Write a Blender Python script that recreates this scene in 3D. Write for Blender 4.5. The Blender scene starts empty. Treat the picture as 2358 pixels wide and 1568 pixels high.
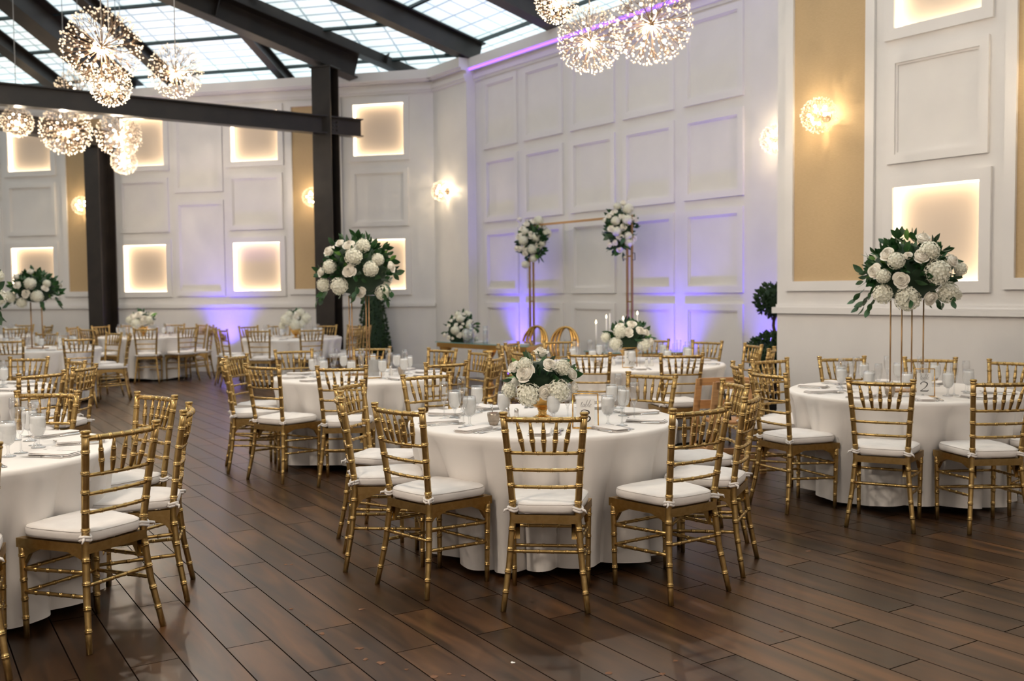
import bpy, math, random
from mathutils import Vector, Matrix
R=math.radians; PI=math.pi
sc=bpy.context.scene; COL=sc.collection
random.seed(7)
# ------------------------------------------------------------------ camera
PITCH=math.atan(116/2292.0); ROLL=R(0.6)
cp,sp=math.cos(PITCH),math.sin(PITCH); cr,sr=math.cos(ROLL),math.sin(ROLL)
right=Vector((1,0,0)); up=Vector((0,sp,cp)); fwd=Vector((0,cp,-sp))
cx=cr*right-sr*up; cy=sr*right+cr*up; cz=-fwd
cam=bpy.data.cameras.new('camera'); camo=bpy.data.objects.new('camera',cam); COL.objects.link(camo)
M=Matrix((cx,cy,cz)).transposed().to_4x4(); M.translation=Vector((0,0,1.48)); camo.matrix_world=M
cam.sensor_width=36; cam.lens=2292/2358*36; cam.clip_end=200
cam.dof.use_dof=True; cam.dof.focus_distance=4.9; cam.dof.aperture_fstop=2.6
sc.camera=camo
# ------------------------------------------------------------------ world, exposure
w=bpy.data.worlds.new('world'); sc.world=w; w.use_nodes=True
w.node_tree.nodes['Background'].inputs[0].default_value=(0.75,0.9,1,1)
w.node_tree.nodes['Background'].inputs[1].default_value=0.6
sc.view_settings.view_transform='Standard'; sc.view_settings.look='None'
sc.view_settings.exposure=0.46; sc.view_settings.gamma=1.0; sc.view_settings.use_curve_mapping=False
sc.cycles.use_adaptive_sampling=True; sc.cycles.adaptive_threshold=0.015
sc.cycles.max_bounces=6; sc.cycles.diffuse_bounces=3; sc.cycles.glossy_bounces=3; sc.cycles.transmission_bounces=4; sc.cycles.transparent_max_bounces=16
sc.cycles.sample_clamp_indirect=4.0; sc.cycles.caustics_reflective=False; sc.cycles.caustics_refractive=False
sc.cycles.use_denoising=True
GLASS_E=.70      # daylight through the skylight panels
CHAND_W=44.0      # each pendant globe
FILL_W=210.0       # unseen globes added as warm fill from the camera side
SCONCE_W=2.4
LED_E=3.6
UP_W=170.0
# ------------------------------------------------------------------ materials
def mat(name,col,rough=.5,metal=0,emit=None,es=1,spec=.5,trans=0,coat=0,sss=0):
    m=bpy.data.materials.new(name); m.use_nodes=True
    b=m.node_tree.nodes['Principled BSDF']
    b.inputs['Base Color'].default_value=(*col,1); b.inputs['Roughness'].default_value=rough
    b.inputs['Metallic'].default_value=metal; b.inputs['Specular IOR Level'].default_value=spec
    b.inputs['Transmission Weight'].default_value=trans; b.inputs['Coat Weight'].default_value=coat
    if emit: b.inputs['Emission Color'].default_value=(*emit,1); b.inputs['Emission Strength'].default_value=es
    return m
def nt(m): return m.node_tree, m.node_tree.nodes, m.node_tree.links, m.node_tree.nodes['Principled BSDF']
def noise_col(m,c1,c2,scale=8,detail=4,stretch=(1,1,1),bump=0,bscale=None):
    t,N,L,b=nt(m)
    tc=N.new('ShaderNodeTexCoord'); mp=N.new('ShaderNodeMapping'); mp.inputs['Scale'].default_value=stretch
    n=N.new('ShaderNodeTexNoise'); n.inputs['Scale'].default_value=scale; n.inputs['Detail'].default_value=detail
    r=N.new('ShaderNodeValToRGB'); r.color_ramp.elements[0].color=(*c1,1); r.color_ramp.elements[1].color=(*c2,1)
    r.color_ramp.elements[0].position=.35; r.color_ramp.elements[1].position=.65
    L.new(tc.outputs['Object'],mp.inputs[0]); L.new(mp.outputs[0],n.inputs[0]); L.new(n.outputs[0],r.inputs[0]); L.new(r.outputs[0],b.inputs['Base Color'])
    if bump:
        bp=N.new('ShaderNodeBump'); bp.inputs['Strength'].default_value=bump; bp.inputs['Distance'].default_value=.01
        L.new(n.outputs[0],bp.inputs['Height']); L.new(bp.outputs[0],b.inputs['Normal'])
    return m
M_wall=noise_col(mat('wall_paint',(.76,.735,.72),.45),(.75,.725,.71),(.78,.755,.735),3)
M_trim=mat('trim_paint',(.77,.745,.73),.35)
M_paper=noise_col(mat('grasscloth',(.6,.47,.28),.7),(.50,.355,.19),(.58,.42,.235),9,6,(3,3,60),.15)
M_gold=noise_col(mat('chair_gold',(.45,.29,.10),.3,.95),(.46,.31,.115),(.54,.37,.155),40,2,(1,1,1))
M_gold2=mat('gold_metal',(.75,.45,.14),.2,1)
M_brass=mat('antique_brass',(.38,.23,.11),.4,.8)
M_cush=noise_col(mat('ivory_cushion',(.83,.79,.76),.75),(.82,.775,.745),(.86,.82,.79),14,3,(1,1,1),.1)
M_pipe=mat('cushion_piping',(.60,.56,.53),.8)
M_cloth=noise_col(mat('table_linen',(.83,.79,.76),.7),(.83,.79,.755),(.87,.83,.795),2.2,5,(1,1,.5),.6)
M_nap=mat('napkin_linen',(.86,.81,.78),.75)
M_steel=mat('stainless_steel',(.7,.68,.66),.18,1)
M_iron=noise_col(mat('bronze_painted_steel',(.02,.015,.012),.42,.1),(.017,.013,.011),(.027,.02,.016),4)
M_teal=mat('skylight_bar',(.01,.03,.03),.4)
M_leaf=noise_col(mat('dark_leaf',(.02,.075,.02),.38),(.012,.05,.014),(.035,.11,.03),12)
M_leaf2=mat('light_leaf',(.13,.28,.05),.45)
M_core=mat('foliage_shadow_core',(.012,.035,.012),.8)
M_rose=noise_col(mat('white_rose',(.84,.79,.69),.6),(.88,.82,.70),(.93,.90,.83),10)
M_hyd=noise_col(mat('white_hydrangea',(.78,.76,.62),.7),(.78,.76,.56),(.93,.91,.84),22)
M_wood=noise_col(mat('honey_wood',(.55,.24,.07),.4),(.48,.25,.10),(.62,.35,.15),5,4,(1,1,8))
M_black=mat('black_plastic',(.012,.012,.013),.4)
M_white=mat('white_card',(.87,.86,.84),.6)
M_ink=mat('black_ink',(.015,.013,.012),.6)
M_wax=mat('white_wax',(.85,.82,.78),.5)
M_flame=mat('candle_flame',(1,.8,.4),.5,emit=(1,.78,.42),es=9)
M_bulb=mat('warm_bulb',(1,.9,.75),.5,emit=(1,.83,.58),es=16)
M_bead=mat('crystal_bead',(.95,.86,.74),.12,.0,emit=(1,.70,.40),es=.30,spec=1)  # beads are no lamps; faint warm emission stands in for bulb light
M_rod=mat('champagne_rod',(.22,.145,.09),.35,.7)
M_wire=mat('grey_cable',(.45,.42,.4),.5,.5)
M_led=mat('warm_led',(1,.9,.7),.5,emit=(1,.80,.56),es=LED_E)
M_purple=mat('violet_led',(.3,.15,1),.5,emit=(.27,.10,1),es=2.2)
M_ice=mat('iced_water',(.95,.95,.94),.5,spec=.3)
M_pewter=noise_col(mat('hammered_pewter',(.45,.38,.31),.35,.8),(.38,.32,.26),(.55,.47,.39),20)
M_sugar=mat('brown_packets',(.2,.1,.06),.7)
M_teal_glass=mat('green_mirror_glass',(.22,.45,.42),.08,.3,coat=1)
M_bark=mat('bark',(.06,.035,.02),.8)
M_topi=noise_col(mat('boxwood',(.015,.04,.012),.6),(.008,.025,.008),(.03,.075,.02),25)
M_debris=mat('brown_petal',(.17,.07,.025),.6)
def glass_mat():
    m=bpy.data.materials.new('thin_glass'); m.use_nodes=True; t=m.node_tree; N=t.nodes; L=t.links
    N.remove(N['Principled BSDF']); o=N['Material Output']
    tr=N.new('ShaderNodeBsdfTransparent'); tr.inputs[0].default_value=(.97,.975,.98,1)
    g=N.new('ShaderNodeBsdfGlossy'); g.inputs['Roughness'].default_value=.03
    lw=N.new('ShaderNodeLayerWeight'); lw.inputs[0].default_value=.35
    mr=N.new('ShaderNodeMapRange'); mr.inputs['To Min'].default_value=.05; mr.inputs['To Max'].default_value=.72
    mx=N.new('ShaderNodeMixShader'); L.new(lw.outputs['Facing'],mr.inputs[0]); L.new(mr.outputs[0],mx.inputs[0])
    L.new(tr.outputs[0],mx.inputs[1]); L.new(g.outputs[0],mx.inputs[2]); L.new(mx.outputs[0],o.inputs[0]); return m
M_glass=glass_mat()
def floor_mat():
    m=mat('walnut_planks',(.1,.05,.025),.3,spec=.55); t,N,L,b=nt(m)
    tc=N.new('ShaderNodeTexCoord'); mp=N.new('ShaderNodeMapping')
    mp.inputs['Rotation'].default_value=(0,0,R(58)); L.new(tc.outputs['Object'],mp.inputs[0])
    br=N.new('ShaderNodeTexBrick'); br.offset=.36; br.offset_frequency=2; br.squash=1
    br.inputs['Scale'].default_value=1; br.inputs['Brick Width'].default_value=1.22; br.inputs['Row Height'].default_value=.19
    br.inputs['Mortar Size'].default_value=.003; br.inputs['Mortar Smooth'].default_value=.1; br.inputs['Bias'].default_value=0
    br.inputs['Color1'].default_value=(.0,.0,.0,1); br.inputs['Color2'].default_value=(1,1,1,1); br.inputs['Mortar'].default_value=(0,0,0,1)
    L.new(mp.outputs[0],br.inputs[0])
    # grain stretched along the plank, shifted per plank
    mp2=N.new('ShaderNodeMapping'); mp2.inputs['Scale'].default_value=(.9,7,1)
    add=N.new('ShaderNodeVectorMath'); add.operation='ADD'
    sc2=N.new('ShaderNodeVectorMath'); sc2.operation='SCALE'; sc2.inputs[3].default_value=13
    L.new(br.outputs['Color'],sc2.inputs[0]); L.new(mp.outputs[0],mp2.inputs[0]); L.new(mp2.outputs[0],add.inputs[0]); L.new(sc2.outputs[0],add.inputs[1])
    n1=N.new('ShaderNodeTexNoise'); n1.inputs['Scale'].default_value=1.6; n1.inputs['Detail'].default_value=8; n1.inputs['Roughness'].default_value=.5; n1.inputs['Distortion'].default_value=.5
    L.new(add.outputs[0],n1.inputs[0])
    r=N.new('ShaderNodeValToRGB'); e=r.color_ramp.elements
    e[0].position=.30; e[0].color=(.016,.0075,.0035,1); e[1].position=.74; e[1].color=(.115,.051,.018,1)
    k=r.color_ramp.elements.new(.48); k.color=(.050,.022,.0085,1)
    L.new(n1.outputs[0],r.inputs[0])
    hs=N.new('ShaderNodeHueSaturation'); mr=N.new('ShaderNodeMapRange'); mr.inputs['To Min'].default_value=.5; mr.inputs['To Max'].default_value=1.4
    sep=N.new('ShaderNodeSeparateColor'); L.new(br.outputs['Color'],sep.inputs[0]); L.new(sep.outputs[0],mr.inputs[0]); L.new(mr.outputs[0],hs.inputs['Value']); L.new(r.outputs[0],hs.inputs['Color'])
    mx=N.new('ShaderNodeMixRGB'); mx.inputs[2].default_value=(.006,.004,.003,1); L.new(br.outputs['Fac'],mx.inputs[0]); L.new(hs.outputs[0],mx.inputs[1]); L.new(mx.outputs[0],b.inputs['Base Color'])
    rr=N.new('ShaderNodeMapRange'); rr.inputs['To Min'].default_value=.27; rr.inputs['To Max'].default_value=.40; L.new(n1.outputs[0],rr.inputs[0]); L.new(rr.outputs[0],b.inputs['Roughness'])
    iv=N.new('ShaderNodeMath'); iv.operation='MULTIPLY_ADD'; iv.inputs[1].default_value=-.55; iv.inputs[2].default_value=.55; L.new(br.outputs['Fac'],iv.inputs[0]); L.new(iv.outputs[0],b.inputs['Specular IOR Level'])
    bp=N.new('ShaderNodeBump'); bp.inputs['Strength'].default_value=.35; bp.inputs['Distance'].default_value=.004
    ms=N.new('ShaderNodeMath'); ms.operation='SUBTRACT'; ms.inputs[0].default_value=1; L.new(br.outputs['Fac'],ms.inputs[1]); L.new(ms.outputs[0],bp.inputs['Height']); L.new(bp.outputs[0],b.inputs['Normal'])
    return m
def skylight_mat(du,dv,name,mo):
    # thin glazing lines live in the object's UV-like (x=s, y=d) local coordinates
    m=mat(name,(.8,.86,.87),.4,emit=(.86,.98,1),es=GLASS_E); t,N,L,b=nt(m)
    tc=N.new('ShaderNodeTexCoord'); br=N.new('ShaderNodeTexBrick'); br.offset=0; br.squash=1
    br.inputs['Scale'].default_value=1; br.inputs['Brick Width'].default_value=du; br.inputs['Row Height'].default_value=dv
    br.inputs['Mortar Size'].default_value=mo; br.inputs['Mortar Smooth'].default_value=.5
    br.inputs['Color1'].default_value=(.80,.97,1,1); br.inputs['Color2'].default_value=(.88,.98,1,1); br.inputs['Mortar'].default_value=(.20,.32,.36,1)
    L.new(tc.outputs['Object'],br.inputs[0]); L.new(br.outputs[0],b.inputs['Emission Color'])
    return m
# ------------------------------------------------------------------ mesh helpers
class MB:
    def __init__(s): s.v=[]; s.f=[]; s.sm=[]
    def add(s,vs,fs,smooth=False,M=None):
        o=len(s.v)
        for p in vs:
            p=Vector(p)
            if M is not None: p=M@p
            s.v.append(tuple(p))
        for f in fs: s.f.append(tuple(i+o for i in f)); s.sm.append(smooth)
        return s
    def box(s,x0,x1,y0,y1,z0,z1,M=None):
        vs=[(x,y,z) for z in (z0,z1) for y in (y0,y1) for x in (x0,x1)]
        return s.add(vs,[(0,2,3,1),(4,5,7,6),(0,1,5,4),(2,6,7,3),(0,4,6,2),(1,3,7,5)],False,M)
    def tube(s,pts,rad,n=8,caps=True,M=None,smooth=True):
        pts=[Vector(p) for p in pts]; rad=rad if isinstance(rad,(list,tuple)) else [rad]*len(pts)
        vs=[]; ref=None
        for i,p in enumerate(pts):
            a=pts[max(i-1,0)]; b=pts[min(i+1,len(pts)-1)]; d=(b-a)
            if d.length<1e-9: d=Vector((0,0,1))
            d.normalize()
            if ref is None: ref=Vector((1,0,0)) if abs(d.x)<.8 else Vector((0,1,0))
            u=(ref-d*ref.dot(d)).normalized(); v=d.cross(u); ref=u
            for k in range(n):
                an=2*PI*k/n; vs.append(p+(u*math.cos(an)+v*math.sin(an))*rad[i])
        fs=[]
        for i in range(len(pts)-1):
            for k in range(n):
                a=i*n+k; b=i*n+(k+1)%n; fs.append((a,b,b+n,a+n))
        if caps: fs.append(tuple(range(n-1,-1,-1))); m=(len(pts)-1)*n; fs.append(tuple(range(m,m+n)))
        return s.add(vs,fs,smooth,M)
    def lathe(s,prof,n=20,M=None,smooth=True,closed_bottom=False):
        vs=[]; fs=[]
        for r,z in prof:
            for k in range(n):
                a=2*PI*k/n; vs.append((r*math.cos(a),r*math.sin(a),z))
        for i in range(len(prof)-1):
            for k in range(n):
                a=i*n+k; b=i*n+(k+1)%n; fs.append((a,b,b+n,a+n))
        if prof[0][0]>1e-5: fs.append(tuple(range(n-1,-1,-1)))
        if prof[-1][0]>1e-5: m=(len(prof)-1)*n; fs.append(tuple(range(m,m+n)))
        return s.add(vs,fs,smooth,M)
    def grid(s,fn,nu,nv,smooth=True,M=None,closeu=False):
        vs=[fn(i/(nu if closeu else nu-1),j/(nv-1)) for j in range(nv) for i in range(nu)]
        fs=[]
        for j in range(nv-1):
            for i in range(nu if closeu else nu-1):
                a=j*nu+i; b=j*nu+(i+1)%nu; fs.append((a,b,b+nu,a+nu))
        return s.add(vs,fs,smooth,M)
    def mesh(s,name):
        me=bpy.data.meshes.new(name); me.from_pydata(s.v,[],s.f); me.polygons.foreach_set('use_smooth',s.sm); me.update(); return me
def link(name,data,mt=None,parent=None,loc=(0,0,0),rz=0,scale=None):
    if isinstance(data,MB): data=data.mesh(name)
    if mt is not None and data is not None and len(data.materials)==0: data.materials.append(mt)
    o=bpy.data.objects.new(name,data); COL.objects.link(o); o.location=loc; o.rotation_euler=(0,0,rz)
    if scale: o.scale=(scale,)*3 if not isinstance(scale,(tuple,list)) else scale
    if parent: o.parent=parent
    return o
def tag(o,label,cat,group=None,kind=None):
    if label: o['label']=label
    if cat: o['category']=cat
    if group: o['group']=group
    if kind: o['kind']=kind
    return o
def root(name,label,cat,loc=(0,0,0),rz=0,group=None):
    o=link(name,None,None,None,loc,rz); return tag(o,label,cat,group)
def struct(name,mb,mt,loc=(0,0,0),rz=0):
    o=link(name,mb,mt,None,loc,rz); o['kind']='structure'; return o
def copy_tree(o,parent=None):
    c=o.copy(); COL.objects.link(c)
    if parent: c.parent=parent
    for ch in list(o.children): copy_tree(ch,c)
    return c
protos={}
def place(proto,label,loc,rz=0,group=None,scale=None):
    if proto.name in protos: o=copy_tree(proto)
    else: protos[proto.name]=1; o=proto
    o.location=loc; o.rotation_euler=(0,0,rz); o['label']=label
    if group: o['group']=group
    if scale: o.scale=(scale,)*3 if not isinstance(scale,(tuple,list)) else scale
    return o
def ico(sub=1):
    import bmesh
    bm=bmesh.new(); bmesh.ops.create_icosphere(bm,subdivisions=sub,radius=1); vs=[tuple(v.co) for v in bm.verts]; fs=[tuple(v.index for v in f.verts) for f in bm.faces]; bm.free(); return vs,fs
ICO1=ico(1); ICO2=ico(2); ICO3=ico(3)
def ball(mb,c,r,I=ICO1,sc3=(1,1,1)):
    mb.add([(c[0]+v[0]*r*sc3[0],c[1]+v[1]*r*sc3[1],c[2]+v[2]*r*sc3[2]) for v in I[0]],I[1],True)
def along(origin,ang): return Matrix.Translation(origin)@Matrix.Rotation(ang,4,'Z')

# ------------------------------------------------------------------ room
fl=MB().add([(-17,-7,0),(15,-7,0),(15,23,0),(-17,23,0)],[(0,1,2,3)])
struct('floor',fl,floor_mat())
def wallframe(P0,d):   # matrix: x along the wall, y out of the wall into the room, z up
    x=Vector((d[0],d[1],0)).normalized(); y=Vector((-x.y,x.x,0))
    m=Matrix((x,y,Vector((0,0,1)))).transposed().to_4x4(); m.translation=Vector((P0[0],P0[1],0)); return m
# local +y must point into the room (towards the camera)
dLr=(.970,-.243)      # left wall drawn from far left to the corner: local x = -s
FL=wallframe((-1.35,17.73),(-.970,.243)); FP=wallframe((-.58,16.95),(.588,-.809)); FR=wallframe((2.845,10.67),(.588,-.809)); FI=wallframe((-1.35,17.73),(.582,-.813))
SG={'L':1,'P':-1,'R':-1,'I':-1}   # sign of local y that faces the room
TOP=5.36
def wall(name,F,s0,s1,holes=(),z0=0,z1=TOP,sg=-1,th=.16):
    xs=sorted({s0,s1,*[h[0] for h in holes],*[h[1] for h in holes]}); zs=sorted({z0,z1,*[h[2] for h in holes],*[h[3] for h in holes]})
    mb=MB()
    for i in range(len(xs)-1):
        for j in range(len(zs)-1):
            mx,mz=(xs[i]+xs[i+1])/2,(zs[j]+zs[j+1])/2
            if any(h[0]<mx<h[1] and h[2]<mz<h[3] for h in holes): continue
            mb.add([(xs[i],0,zs[j]),(xs[i+1],0,zs[j]),(xs[i+1],0,zs[j+1]),(xs[i],0,zs[j+1])],[(0,1,2,3)])
    b=-sg*th
    mb.add([(s0,b,z0),(s1,b,z0),(s1,b,z1),(s0,b,z1),(s0,0,z0),(s0,0,z1),(s1,0,z0),(s1,0,z1)],[(0,1,2,3),(4,0,3,5),(6,1,2,7),(5,3,2,7)])
    o=struct(name,mb,M_wall); o.matrix_world=F; return o
def frame(mb,s0,s1,z0,z1,w,sg,out=.022,inn=0.0):
    a,b=sorted((inn*sg,out*sg))
    mb.box(s0,s1,a,b,z0,z0+w); mb.box(s0,s1,a,b,z1-w,z1); mb.box(s0,s0+w,a,b,z0+w,z1-w); mb.box(s1-w,s1,a,b,z0+w,z1-w)
def panel(mb,s0,s1,z0,z1,sg,w=.085):
    frame(mb,s0,s1,z0,z1,w,sg,.030); frame(mb,s0+w,s1-w,z0+w,z1-w,.02,sg,.014)
def lightbox(F,s0,s1,z0,z1,sg,label,w=.105):
    t=root('light_box',label,'wall light',(0,0,0),0,'backlit square light boxes in the panelled walls'); t.matrix_world=F@Matrix.Translation((s0,0,z0))
    W,H=s1-s0,z1-z0; dp=.10
    f=MB(); frame(f,-w,W+w,-w,H+w,w,sg,.032); link('frame',f,M_trim,t)
    a,b=sorted((-sg*dp,-sg*(dp+.012)))
    k=MB(); k.box(0,W,a,b,0,H); o=link('back_panel',k,M_boxback,t)
    l=MB(); e=.008; y0,y1=sorted((-sg*.002,-sg*dp))
    l.box(0,e,y0,y1,0,H); l.box(W-e,W,y0,y1,0,H); l.box(e,W-e,y0,y1,0,e); l.box(e,W-e,y0,y1,H-e,H); link('led_strip',l,M_led,t)
    return t
M_boxback=mat('light_box_back',(.62,.53,.45),.8)
lowz=(1.52,2.415); hiz=(3.92,4.83)
Lbox=[(.55,1.51),(3.0,3.96),(5.37,6.30),(7.87,8.85)]
Rbox=[(1.385,2.24),(4.6,5.46)]
holesL=[(a,b,*z) for a,b in Lbox for z in (lowz,hiz)]
holesR=[(a,b,*z) for a,b in Rbox for z in (lowz,(3.91,4.80))]
wall('wall_back',FL,0,14.5,holesL,sg=1)
wall('wall_pier',FI,0,1.08,sg=-1)
rt=MB().add([(-.72,16.85,0),(-.58,16.95,0),(-.58,16.95,TOP),(-.72,16.85,TOP)],[(0,1,2,3)]); struct('wall_pier_return',rt,M_wall)
wall('wall_panelled',FP,0,6.9,sg=-1)
wall('wall_right',FR,0,15,holesR,sg=-1)
# return face where the right wall stands forward
P_R0=FR@Vector((0,0,0)); nR=Vector((.809,.588,0)).normalized(); q=P_R0+nR*1.2
struct('wall_right_return',MB().add([(P_R0.x,P_R0.y,0),(q.x,q.y,0),(q.x,q.y,TOP),(P_R0.x,P_R0.y,TOP)],[(0,1,2,3)]),M_wall)
e1=FR@Vector((15,0,0)); e2=FL@Vector((14.5,0,0))
struct('wall_front',MB().add([(e1.x,e1.y,0),(-6,-6,0),(-6,-6,7),(e1.x,e1.y,7)],[(0,1,2,3)]),M_wall)
struct('wall_left',MB().add([(-6,-6,0),(e2.x,e2.y,0),(e2.x,e2.y,7),(-6,-6,7)],[(0,1,2,3)]),M_wall)
WN={'lower':'lower','upper':'upper'}
Ldesc=['beside the corner pier, right of the centre steel column','between the steel columns, beside the tan strip','right beside the left steel column','at the far left edge of the room']
for (a,b),d in zip(Lbox,Ldesc):
    lightbox(FL,a,b,*lowz,1,'glowing light box, lower row, '+d)
    lightbox(FL,a,b,*hiz,1,'glowing light box, upper row, '+d)
lightbox(FR,*Rbox[0],*lowz,-1,'glowing square light box behind the tall flowers on the near right wall')
lightbox(FR,*Rbox[0],3.91,4.80,-1,'glowing light box cut by the top of the photo on the near right wall')
# panel mouldings
tl=MB()
for a,b in Lbox: panel(tl,a-.07,b+.07,2.65,3.68,1)
for a,b in ((4.14,5.16),(9.05,10.05)):
    panel(tl,a,b,1.43,3.23,1); panel(tl,a,b,3.38,4.95,1)
panel(tl,10.3,11.3,1.43,2.5,1)
o=struct('trim_1',tl,M_trim); o.matrix_world=FL
tp=MB(); cols=[(.27,1.21),(1.37,2.35),(2.53,3.51),(3.68,4.67),(4.84,5.84)]
for a,b in cols:
    for z0,z1 in ((3.82,4.95),(2.61,3.68),(1.42,2.48),(.16,1.28)): panel(tp,a,b,z0,z1,-1)
o=struct('trim_2',tp,M_trim); o.matrix_world=FP
tr_=MB()
for a,b in Rbox: panel(tr_,a-.07,b+.07,2.64,3.665,-1)
o=struct('trim_3',tr_,M_trim); o.matrix_world=FR
# tan wallpaper strips in their frames
def strip(n,F,s0,s1,sg):
    a,b=sorted((sg*.002,sg*.006)); m=MB().box(s0,s1,a,b,1.54,4.86); o=struct('trim_%d'%n,m,M_paper); o.matrix_world=F
    f=MB(); frame(f,s0-.1,s1+.1,1.44,4.96,.1,sg,.035); o=struct('trim_%d'%(n+1),f,M_trim); o.matrix_world=F
strip(4,FL,1.85,2.72,1); strip(6,FL,6.70,7.53,1); strip(8,FR,.225,1.08,-1); strip(10,FR,2.56,3.42,-1)
# cornice, chair rail, baseboard, violet cove strip
def rails(name,F,s0,s1,sg,nm,led=True,tail0=0):
    def bx(d0,d1,z0,z1,a=s0,b=s1):
        y0,y1=sorted((sg*d0,sg*d1)); return (a,b,y0,y1,z0,z1)
    c=MB(); c.box(*bx(0,.14,5.20,TOP)); c.box(*bx(0,.10,5.16,5.20)); c.box(*bx(0,.045,5.03,5.10)); c.box(*bx(0,.025,4.985,5.03)); o=struct('trim_%d'%nm,c,M_trim); o.matrix_world=F
    if led:
        l=MB(); l.box(*bx(.10,.125,5.165,5.195)); o=struct('trim_%d'%(nm+1),l,M_purple); o.matrix_world=F
    if name!='pier' :
        if name!='panelled':
            r=MB(); r.box(*bx(0,.04,1.205,1.27,s0-tail0)); r.box(*bx(0,.022,1.27,1.30)); o=struct('trim_%d'%(nm+2),r,M_trim); o.matrix_world=F
    b=MB(); b.box(*bx(0,.02,0,.13)); b.box(*bx(0,.012,.13,.16)); o=struct('baseboard_'+name,b,M_trim); o.matrix_world=F
rails('back',FL,0.0,14.5,1,20,False); rails('pier',FI,0,1.08,-1,24,False); rails('panelled',FP,0,6.9,-1,28,True); rails('right',FR,0,15,-1,32,False,.04)
# ------------------------------------------------------------------ roof
def roofframe(F,sg,k):   # local x = s, local y = d (horizontal run into the room), sloping
    x=F.to_3x3()@Vector((1,0,0)); n=F.to_3x3()@Vector((0,sg,0)); y=(n+Vector((0,0,k))); L_=y.length
    y=y.normalized(); m=Matrix((x,y,x.cross(y))).transposed().to_4x4(); m.translation=F.translation+Vector((0,0,5.72)); return m
RL=roofframe(FL,1,.33); RP=roofframe(FP,-1,.25)
mL=skylight_mat(.61,.215,'skylight_panel_back',.024); mP=skylight_mat(.42,.35,'skylight_panel_side',.018)
# hip line: bisector plane through the corner; clip glazing polygons there
hipC=Vector((-1.0,17.3,0)); hipd=Vector((-.56,-.828,0))
def to_sd(F,sg,p,k=.33):
    l=F.inverted()@Vector((p.x,p.y,0)); return l.x,l.y*sg*math.hypot(1,k)
g=MB(); pts=[]
dmax=8.0
a=to_sd(FL,1,hipC+hipd*-1.2); b=to_sd(FL,1,hipC+hipd*9)
g.add([(a[0],a[1],0),(14.5,-.9,0),(14.5,dmax,0),(b[0],dmax if b[1]>dmax else b[1],0)],[(0,1,2,3)])
o=struct('ceiling_skylight_back',g,mL); o.matrix_world=RL
a=to_sd(FP,-1,hipC+hipd*-1.2,.25); b=to_sd(FP,-1,hipC+hipd*9,.25)
g=MB().add([(a[0],a[1],0),(12,-.9,0),(12,dmax,0),(b[0],b[1],0)],[(0,3,2,1)])
o=struct('ceiling_skylight_side',g,mP); o.matrix_world=RP
# plain roof over the rest of the hall
struct('ceiling',MB().add([(-18,24,9.2),(16,24,9.2),(16,-8,9.2),(-18,-8,9.2)],[(0,1,2,3)]),M_trim)
# soffit between wall top and the glass
for F,sg,s0,s1,n in ((FL,1,-.2,14.5,40),(FP,-1,-1.2,12,41)):
    y0,y1=sorted((sg*-.3,sg*.02)); m=MB().box(s0,s1,y0,y1,TOP-.06,TOP+.02); o=struct('trim_%d'%n,m,M_trim); o.matrix_world=F
# glazing bars
mb=MB()
for d in (-.2,.88,1.97,3.05,4.12,5.2,6.3): mb.box(-2 if d<1.2 else 0,14.5,d-.022,d+.022,-.05,.05)
o=struct('trim_42',mb,M_teal); o.matrix_world=RL
mb=MB()
for d in (-.1,1.3,2.7,4.1,5.5): mb.box(-3 if d<1 else -1.5+.2*d,12,d-.022,d+.022,-.05,.05)
for s in (-.42,1.88,4.18,6.48): mb.box(s-.02,s+.02,0,8,-.05,.05)
o=struct('trim_43',mb,M_teal); o.matrix_world=RP
def ibeam(mb,L0,L1,w,h,M=None,t=.022,tw=.014):   # along local x from L0 to L1, bottom at z=0
    mb.box(L0,L1,-w/2,w/2,0,t,M); mb.box(L0,L1,-w/2,w/2,h-t,h,M); mb.box(L0,L1,-tw/2,tw/2,t,h-t,M)
def beam(label,p0,p1,w,h,group=None,plates=()):
    p0,p1=Vector(p0),Vector(p1); x=(p1-p0); Ln=x.length; x.normalize(); y=Vector((0,0,1)).cross(x).normalized(); z=x.cross(y)
    m=Matrix((x,y,z)).transposed().to_4x4(); m.translation=p0
    mb=MB(); ibeam(mb,0,Ln,w,h); o=link('roof_beam',mb,M_iron); o.matrix_world=m; tag(o,label,'steel beam',group)
    if plates:
        for q in plates:
            s=MB().box(q-.008,q+.008,-w/2+.005,w/2-.005,.022,h-.022); c=link('stiffener_plate',s,M_iron,o)
    return o
def rafter(F,RF,sg,s,d0,d1,w,h,label,k,plates=(),drop=0):
    dz=Vector((0,0,h+.05+drop)); a=RF@Vector((s,d0,0))-dz; b=RF@Vector((s,d1,0))-dz; return beam(label,a,b,w,h,'roof rafters under the skylight',plates)
rafter(FL,RL,1,2.96,-.7,6.5,.16,.22,'short grey roof rafter seen under the big rafter beside the centre column',.33)
rafter(FL,RL,1,5.22,-.5,8,.2,.22,'slim roof rafter behind the biggest pendant on the left',.33)
rafter(FL,RL,1,6.24,-.3,8,.36,.50,'deep roof rafter falling to the back wall behind the left pendants',.33)
rafter(FL,RL,1,7.66,-.5,8,.24,.26,'roof rafter at the upper left, left of the deepest rafter',.33)
rafter(FL,RL,1,9.3,-.5,8,.2,.24,'roof rafter in the far upper left corner',.33)
rafter(FP,RP,-1,-1.82,-.35,7,.24,.36,'upper roof rafter ending above the corner pier',.25,(1.1,))
rafter(FP,RP,-1,-.04,-.1,7,.24,.35,'roof rafter right of the one over the pier, above the flower arch wall',.25)
rafter(FP,RP,-1,2.26,-.1,7,.24,.35,'roof rafter behind the right-hand pendant cluster',.25)
rafter(FP,RP,-1,4.55,-.1,7,.24,.35,'roof rafter farthest right, above the pendants',.25)
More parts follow.
